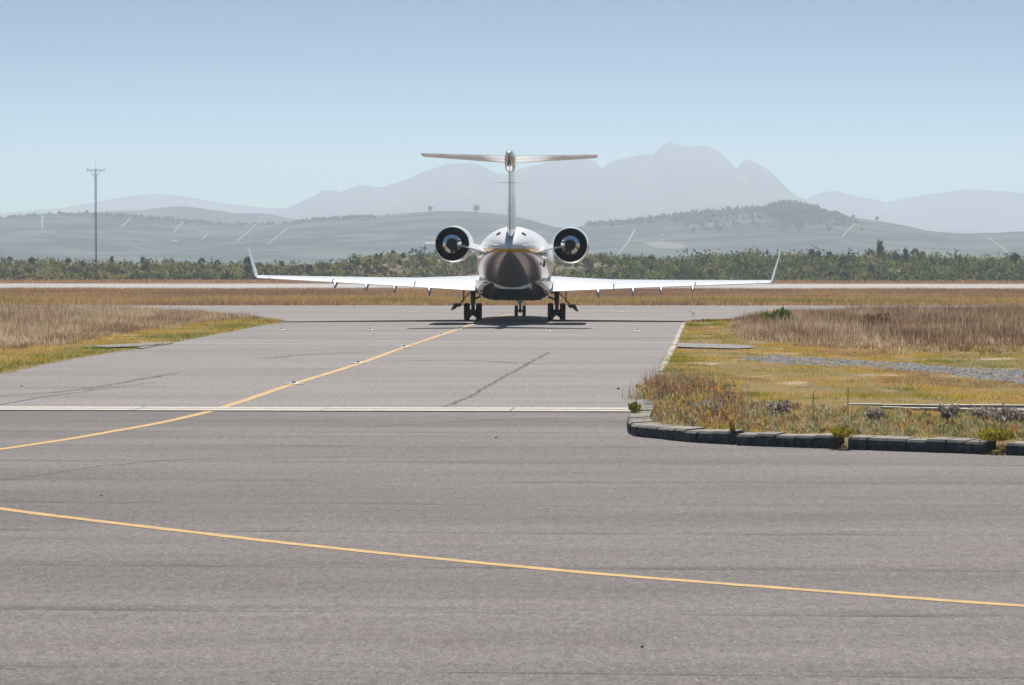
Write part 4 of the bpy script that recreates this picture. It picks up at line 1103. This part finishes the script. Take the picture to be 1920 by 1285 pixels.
# tailplane
TS = [(0.0, -6.2, 2.25, 5.93, .10), (0.25, -6.32, 2.18, 5.93, .10), (2.95, -8.05, 1.15, 5.97, .09), (3.08, -8.25, .90, 5.975, .08)]
def tail_ring(s, side, c0, c1):
    x, le, ch, z, th = s; inc = R(-3.2); out = []
    for u, w in airfoil(c0, c1, 12, th, 0):
        dy, dz = (u - 1.0) * ch, w * ch
        out.append(Vector((side * x, le - ch - (dy * math.cos(inc) + dz * math.sin(inc)), z + dz * math.cos(inc) - dy * math.sin(inc))))
    return out
tp = MB()
for side in (-1, 1): tp.loft([tail_ring(s, side, 0, 0.70) for s in TS])
tp = tp.build('tailplane', M['polished'], jet, True, R(35))
for side in (-1, 1):
    MB().loft([tail_ring(s, side, 0.71, 1.0) for s in ((0.1, -6.25, 2.22, 5.93, .10), TS[2])]).build('elevator', M['polished'], tp, True, R(35))
    MB().loft([tail_ring(s, side, 0.0, 1.0) for s in ((2.955, -8.055, 1.145, 5.97, .09), TS[3])]).build('tailplane_tip', M['polished'], tp, True, R(35))
    for x, y in ((2.2, -8.0), (0.75, -7.6)):
        pass
def bullet_mat():
    g = NG('tail bullet finish'); x, y, z = g.sep(g.coord())
    w = g.math('GREATER_THAN', z, 5.95)
    c = g.mix(w, (0.6, 0.58, 0.56), (0.8, 0.8, 0.8)); g.set(c, 0.14); g.put(g.b.inputs['Metallic'], g.math('SUBTRACT', 1.0, w)); return g.m
MB().loft([ring(-5.6, 5.84, 5.76, .03, 20), ring(-6.0, 6.0, 5.58, .12, 20), ring(-6.8, 6.13, 5.42, .175, 20, 2.6), ring(-7.8, 6.17, 5.36, .185, 20, 2.8), ring(-8.5, 6.16, 5.40, .18, 20, 2.6), ring(-9.0, 6.14, 5.60, .14, 20, 2.3), ring(-9.4, 6.06, 5.86, .05, 20), ring(-9.5, 6.0, 5.94, .012, 20)]).build('bullet_fairing', bullet_mat(), tp, True, R(50))

# engines
for side in (-1, 1):
    ex, ez = side * 2.12, 2.83
    nac = MB().lathe((ex, 0, ez), [(-1.95, .50), (-1.88, .535), (-1.92, .58), (-2.2, .625), (-2.8, .66), (-3.6, .67), (-4.4, .66), (-5.0, .64), (-5.5, .615), (-5.52, .603), (-5.2, .60), (-4.6, .585), (-4.58, .44), (-2.7, .44), (-2.68, .50)], 'Y', 48, True).build('engine_nacelle', M['white_paint'], jet, True, R(40))
    MB().lathe((ex, 0, ez), [(-5.50, .598), (-5.15, .594), (-4.62, .578), (-4.62, .43), (-4.7, .43), (-4.7, .570), (-5.15, .588), (-5.50, .592)], 'Y', 48, True).build('bypass_duct', M['black'], nac, True, R(40))
    MB().lathe((ex, 0, ez), [(-4.6, .40), (-5.2, .405), (-5.58, .402), (-5.64, .385), (-5.76, .31), (-5.93, .212), (-5.94, .200), (-5.75, .19), (-4.6, .22)], 'Y', 48, True).build('core_cowl', M['chrome'], nac, True, R(40))
    MB().lathe((ex, 0, ez), [(-5.93, .199), (-5.7, .188), (-5.3, .0)], 'Y', 32).build('exhaust_core', M['black'], nac, True, R(40))
    MB().lathe((ex, 0, ez), [(-5.3, .0), (-5.32, .12), (-5.6, .07), (-5.8, 0.0)], 'Y', 20).build('exhaust_plug', M['black'], nac, True, R(60))
    MB().lathe((ex, 0, ez), [(-5.38, .6235), (-5.52, .618), (-5.545, .612), (-5.545, .604), (-5.50, .600), (-5.40, .606)], 'Y', 48, True).build('nozzle_lip', M['chrome'], nac, True, R(40))
    MB().lathe((ex, 0, ez), [(-2.72, 0.0), (-2.74, .50), (-2.78, .50), (-2.8, 0.0)], 'Y', 32).build('fan_disc', M['black'], nac)
    pr = []
    for x, z in ((0.75, 2.56), (1.25, 2.70), (1.62, 2.79), (1.93, 2.855)):
        le, te = (-2.3, -5.95) if x < 1.7 else (-5.3, -6.02)
        h = 0.115 if x < 1.7 else 0.085; c = le - te
        pts = [(le, 0), (le - c * .06, h * .6), (le - c * .25, h), (le - c * .60, h), (te, -h * .45), (te, -h * .75), (le - c * .75, -h), (le - c * .25, -h), (le - c * .06, -h * .6)]
        pr.append([Vector((side * x, y, z + q)) for y, q in pts])
    MB().loft(pr).build('engine_pylon', M['white_paint'], jet, True, R(40))

# small openings on the tail
for s in (-1, 1):
    z = 3.17
    mt = Matrix.Rotation(s * R(32), 3, 'Y')
    MB().box((s * 0.46, -5.75, 3.215), (0.16, 0.12, 0.05), mt).build('vent_slot', M['black'], jet)
for x, y, z, h in ((1.03, -4.75, 2.22, .26), (1.15, -4.3, 2.2, .34)):
    MB().lathe((0, 0, 0), [(-.02, 0), (-.02, .5), (.02, .5), (.02, 0)], 'X', 14)
    m = MB().lathe((0, 0, 0), [(-.06, .10), (.05, .10)], 'X', 14); m.v = [(v[0] + x, v[1] + y, v[2] * h / 0.2 + z) for v in m.v]
    m.build('inlet_slot', M['black'], jet, True, R(40))
MB().tube((0, -7.8, 2.7), (0, -7.9, 2.7), 0.045, 0.03, 10).build('tail_light', M['lamp'], jet)

# landing gear
def wheel(parent, c, r, w, rim_r):
    prof = [(-w * .36, rim_r), (-w * .5, rim_r * 1.15), (-w * .5, r * .86), (-w * .40, r * .96), (-w * .22, r), (w * .22, r), (w * .40, r * .96), (w * .5, r * .86), (w * .5, rim_r * 1.15), (w * .36, rim_r)]
    MB().lathe(c, prof, 'X', 32, True).build('tyre', M['tyre'], parent, True, R(40))
    MB().lathe(c, [(-w * .34, 0), (-w * .34, rim_r * .35), (-w * .18, rim_r * .5), (-w * .30, rim_r * 1.02), (w * .30, rim_r * 1.02), (w * .18, rim_r * .5), (w * .34, rim_r * .35), (w * .34, 0)], 'X', 24).build('wheel_rim', M['gear'], parent, True, R(40))
rollz = lambda x: x * math.tan(R(0.55))          # keeps the tyres on the ground while the hull leans on its oleos
for side in (-1, 1):
    gx = side * 1.57; dz = rollz(gx); top = 1.18
    leg = MB().tube((gx, 0.02, 0.62 + dz), (gx, 0.0, top), 0.085, 0.10, 14).tube((gx, 0.02, 0.28 + dz), (gx, 0.02, 0.68 + dz), 0.055, 0.055, 12)
    leg.tube((gx - .20, 0.02, 0.325 + dz), (gx + .20, 0.02, 0.325 + dz), 0.05, 0.05, 12)
    leg.tube((gx, 0.02, 0.17 + dz), (gx, 0.02, 0.36 + dz), 0.05, 0.08, 10)
    leg = leg.build('main_gear_leg', M['gear'], jet, True, R(40))
    for s in (-1, 1): wheel(leg, (gx + s * 0.225, 0.02, 0.325 + dz), 0.325, 0.215, 0.16)
    MB().tube((gx - side * 0.06, 0.02, 0.80), (side * 1.02, 0.05, 0.99), 0.038, 0.04, 8).build('side_brace', M['gear'], leg, True)
    MB().tube((gx - side * 0.04, 0.02, 1.06), (side * 1.02, 0.05, 1.0), 0.026, 0.026, 8).build('side_brace', M['gear'], leg, True)
    m = MB(); m.tube((gx, -0.12, 0.42 + dz), (gx, -0.22, 0.60 + dz), 0.022, 0.022, 6).tube((gx, -0.22, 0.60 + dz), (gx, -0.09, 0.80 + dz), 0.022, 0.022, 6).box((gx, -0.06, 0.45 + dz), (0.12, 0.12, 0.08)); m.build('torque_link', M['gear'], leg)
    for s in (-1, 1): MB().tube((gx + s * 0.09, -0.03, 0.12 + dz), (gx + s * 0.07, 0.02, 0.40 + dz), 0.025, 0.05, 8).build('brake_unit', M['gear'], leg, True)
    for k in range(3): MB().tube((gx + 0.07 - 0.06 * k, -0.10, 0.4 + dz), (gx + 0.05 - 0.05 * k, -0.11, 1.12), 0.011, 0.011, 5).build('hydraulic_hose', M['black'], leg)
    MB().tube((gx + side * 0.07, -0.05, 1.06), (gx + side * 0.38, -0.08, 0.76), 0.020, 0.020, 7).build('door_link', M['gear'], leg, True)
    MB().box((gx + side * 0.35, -0.02, 0.92), (0.045, 0.30, 0.42)).build('door_hinge', M['gear'], leg)
    MB().tube((gx + side * 0.36, -0.08, 0.76), (gx + side * 0.47, -0.08, 0.62), 0.028, 0.03, 7).build('door_link', M['gear'], leg, True)
    dr = []
    for y, k in ((0.42, .7), (0.28, 1.0), (-0.30, 1.0), (-0.42, .75)):
        dr.append([Vector((gx + side * (0.42 + a * k), y, 0.52 + b * k + dz * 0)) for a, b in ((0, .06), (.10, .105), (.26, .105), (.30, .06), (.40, -.16), (.37, -.165), (.22, -.02), (.08, -.03))])
    MB().loft(dr).build('gear_door', M['dark_panel'], leg, True, R(30))
    for zz in (0.66,):
        pass
ng = MB().tube((0, 8.0, 0.55), (0, 8.05, 1.1), 0.07, 0.09, 12).tube((0, 8.0, 0.2), (0, 8.0, 0.6), 0.045, 0.05, 10).tube((-.17, 8.0, .225), (.17, 8.0, .225), .035, .035, 10).tube((0, 8.0, 0.14), (0, 8.0, 0.3), 0.04, 0.06, 8)
ng = ng.build('nose_gear_leg', M['gear'], jet, True, R(40))
for s in (-1, 1): wheel(ng, (s * 0.155, 8.0, 0.222), 0.222, 0.135, 0.10)
MB().tube((0, 7.9, 0.62), (0, 7.2, 1.0), 0.035, 0.035, 8).build('drag_brace', M['gear'], ng, True)
m = MB(); m.add([(-.13, 7.75, .80), (.13, 7.75, .80), (.13, 7.75, .62), (.07, 7.75, .52), (-.07, 7.75, .52), (-.13, 7.75, .62)] + [(-.13, 7.79, .80), (.13, 7.79, .80), (.13, 7.79, .62), (.07, 7.79, .52), (-.07, 7.79, .52), (-.13, 7.79, .62)], [(0, 1, 2, 3, 4, 5), (11, 10, 9, 8, 7, 6)] + [(i, (i + 1) % 6, 6 + (i + 1) % 6, 6 + i) for i in range(6)])
m.build('nose_gear_door', M['gear_light'], ng)

# ------------------------------------------------------------------ the air
hz = NG('hazy air'); hz.n.remove(hz.b)
pv = hz.n.new('ShaderNodeVolumePrincipled')
pv.inputs['Color'].default_value = (0.755, 0.862, 0.975, 1)
pv.inputs['Density'].default_value = 2.0e-4
pv.inputs['Anisotropy'].default_value = 0.30
hz.l.new(pv.outputs[0], hz.out.inputs['Volume'])
haze = MB().box((0, 3150, 118), (7400, 12700, 276)).build('haze', hz.m)
tag(haze, 'pale blue haze lying over the plain and mountains', 'haze', kind='stuff')
